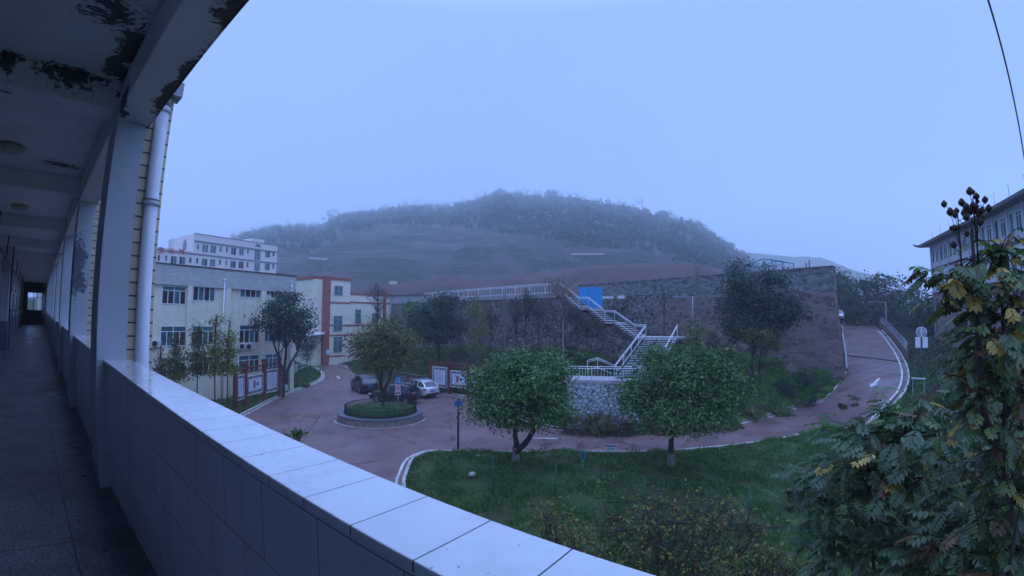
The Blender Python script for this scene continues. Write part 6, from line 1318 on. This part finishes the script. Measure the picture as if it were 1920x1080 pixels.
# reddish earth bank behind the terrace railing
V = []; n1, n2 = 70, 12; bank = [(640, 547), (700, 538), (760, 534), (820, 521), (860, 519), (900, 524), (950, 521), (1000, 515), (1060, 508), (1120, 500), (1200, 496), (1290, 494), (1330, 503), (1400, 520), (1450, 560)]
bb = []
for px, py in bank: r = ray(px, py); bb.append((math.atan2(r.x, r.y), r.z/math.hypot(r.x, r.y)))
A_ = np.array([a for a, _ in bb]); E_ = np.array([e_ for _, e_ in bb])
for a in np.linspace(A_[0], A_[-1], n1):
    for k in range(n2):
        f = k/(n2-1); r = 88+42*f; z = 1.5+(float(np.interp(a, A_, E_))*128-1.5)*math.sin(min(1, f*1.08)*math.pi/2)**1.2; z += .5*noise.noise(Vector((a*40, f*5, 2)))*f; V.append((r*math.sin(a), r*math.cos(a), z if k else 0))
    V[-1] = (V[-1][0], V[-1][1], 0)
mb = MB(); mb.add(V, [(i*n2+j, i*n2+j+1, (i+1)*n2+j+1, (i+1)*n2+j) for i in range(n1-1) for j in range(n2-1)], True)
tag(mb.build('earth_bank', M_earth), kind='structure')
# banners and the site box
def strip_banner(px0, py0, px1, py1, r, h, m, label, name='banner', cat='banner'):
    a, b_ = atr(px0, py0, r), atr(px1, py1, r); d = (b_-a); L = d.length; o = MB(); o.box(0, L, -.2, .2, 0, h); ob = o.build(name, m); ob.location = a; ob.rotation_euler = (0, -math.asin(d.z/L), math.atan2(d.y, d.x)); tag(ob, label, cat); return ob
def on_hill(px, py):
    """First point of the hillside along a pixel's ray."""
    d = ray(px, py); a = math.atan2(d.x, d.y); e_ = d.z/math.hypot(d.x, d.y)
    for r in np.arange(R0+3, RCa(a), 1.0):
        if hill_z(a, r) > e_*r: return r-2
    return 250
strip_banner(1071, 478, 1132, 478, on_hill(1100, 478), 1.0, plain('red_white_banner', (.50, .30, .33), .6), 'long thin red and white banner across the misty quarry face on the right')
strip_banner(579, 485, 634, 489, on_hill(606, 487), .9, plain('pale_pipe_strip', (.45, .43, .45), .6), 'long thin pale strip across the misty quarry face above the red cornered tower')
p = atr(737, 531, 118); o = thing('site_box', 'small pale orange box on a post above the bare tree in the middle distance', 'box', (p.x, p.y, p.z-4), -math.atan2(p.x, p.y))
MB().box(-1.1, 1.1, -.4, .4, 3.6, 4.6).build('box_shell', plain('pale_orange_paint', (.50, .33, .22), .6), o); MB().box(-.9, .9, -.44, -.401, 3.75, 4.45).build('front_panel', plain('pale_panel', (.52, .45, .38), .6), o); MB().bar((-1.0, 0, 0), (-1.0, 0, 3.599), .2).build('post', M_redpole, o)
for k, (px, py) in enumerate([(613, 547), (682, 547)]): pass
# forest on the hill: one mass, with the crest trees one can tell apart as things of their own
rng = np.random.default_rng(77); LL_for = leaf_mat('hill_forest_leaf', [(.008, .022, .009), (.016, .042, .013), (.032, .07, .02)], .8, .05)
trees_xyz = []; tries = 0
while len(trees_xyz) < 5200 and tries < 90000:
    tries += 1; a = rng.uniform(AZ[1], AZ[-2]); f = .12+.92*rng.uniform(0, 1)**1.5
    lim = np.interp(math.degrees(a), [8, 25, 45, 60, 72, 80, 90], [.18, .21, .24, .19, .18, .11, .08])+.09*noise.noise(Vector((a*9, f*3, 0)))
    if f < lim: continue
    r = R0+(RCa(a)-R0)*f; trees_xyz.append((r*math.sin(a), r*math.cos(a), hill_z(a, r)))
T_ = np.array(trees_xyz); per = 46; nT = len(T_)
sc_ = np.hypot(T_[:, 0], T_[:, 1])/640; fr_c = (np.hypot(T_[:, 0], T_[:, 1])-R0)/(np.array([RCa(math.atan2(q[0], q[1])) for q in T_])-R0); hh_ = rng.uniform(5, 10, nT)*np.where(fr_c > .93, rng.uniform(.9, 1.9, nT), 1)*np.where(rng.random(nT) < .12, 1.5, 1)*sc_; rad = hh_*rng.uniform(.25, .48, nT)
d = rng.normal(size=(nT, per, 3)); d /= np.linalg.norm(d, axis=2)[..., None]; rr = rng.uniform(.35, 1.08, (nT, per, 1))
C = T_[:, None, :]+np.array([0, 0, 1.])*(hh_*.6)[:, None, None]+d*rr*np.stack([rad, rad, hh_*.5], 1)[:, None, :]
V = quads(C.reshape(-1, 3), d.reshape(-1, 3)+np.array([0, 0, .4]), 1.25, rng, .6); tag(raw_mesh('hill_forest', V, np.arange(len(V)), 4, LL_for), kind='stuff')
CT2 = [(628, 402, 20, 13, 'umbrella shaped tree standing out at the left shoulder of the misty hill crest'), (934, 360, 14, 9, 'tallest rounded tree on the highest point of the misty hill crest'), (908, 372, 13, 8, 'small rounded tree just left of the highest crest tree'), (1036, 362, 12, 7, 'faint rounded tree on the crest right of the highest one'), (1240, 402, 12, 9, 'rounded tree on the right shoulder of the misty crest'), (1310, 425, 14, 12, 'leaning tree where the misty crest starts to fall on the right'), (1365, 462, 14, 11, 'lowest rounded tree at the right foot of the misty crest')]
for k, (px, py, rx, ry, lab) in enumerate(CT2):
    r0_ = ray(px, py); a = math.atan2(r0_.x, r0_.y); rc_ = RCa(a)-6; p_ = atr(px, py+ry, rc_); p_.z = hill_z(a, rc_)
    tree('crest_tree', lab, p_, [blob(p_, px, py, rc_, rx, ry*.7), blob(p_, px-rx*.5, py+ry*.6, rc_, rx*.6, ry*.6)], 46, 16, 1.4, LL_for, 1.8, tr=.5, nb=16, seed=210+k, group='single trees on the hill crest')
# ------------------------------------------------------------------ haze
HAZE = 0.0010
mb = MB(); mb.box(-520, 1700, -620, 1700, -12.9, 390)
t = NT('haze'); t.t.nodes.remove(t.b)
pv = t.n('ShaderNodeVolumePrincipled', {'Color': (.90, .94, 1.0, 1), 'Density': HAZE, 'Anisotropy': 0.0}); t.link(pv.outputs[0], t.o.inputs['Volume'])
tag(mb.build('haze', t.m), kind='stuff')
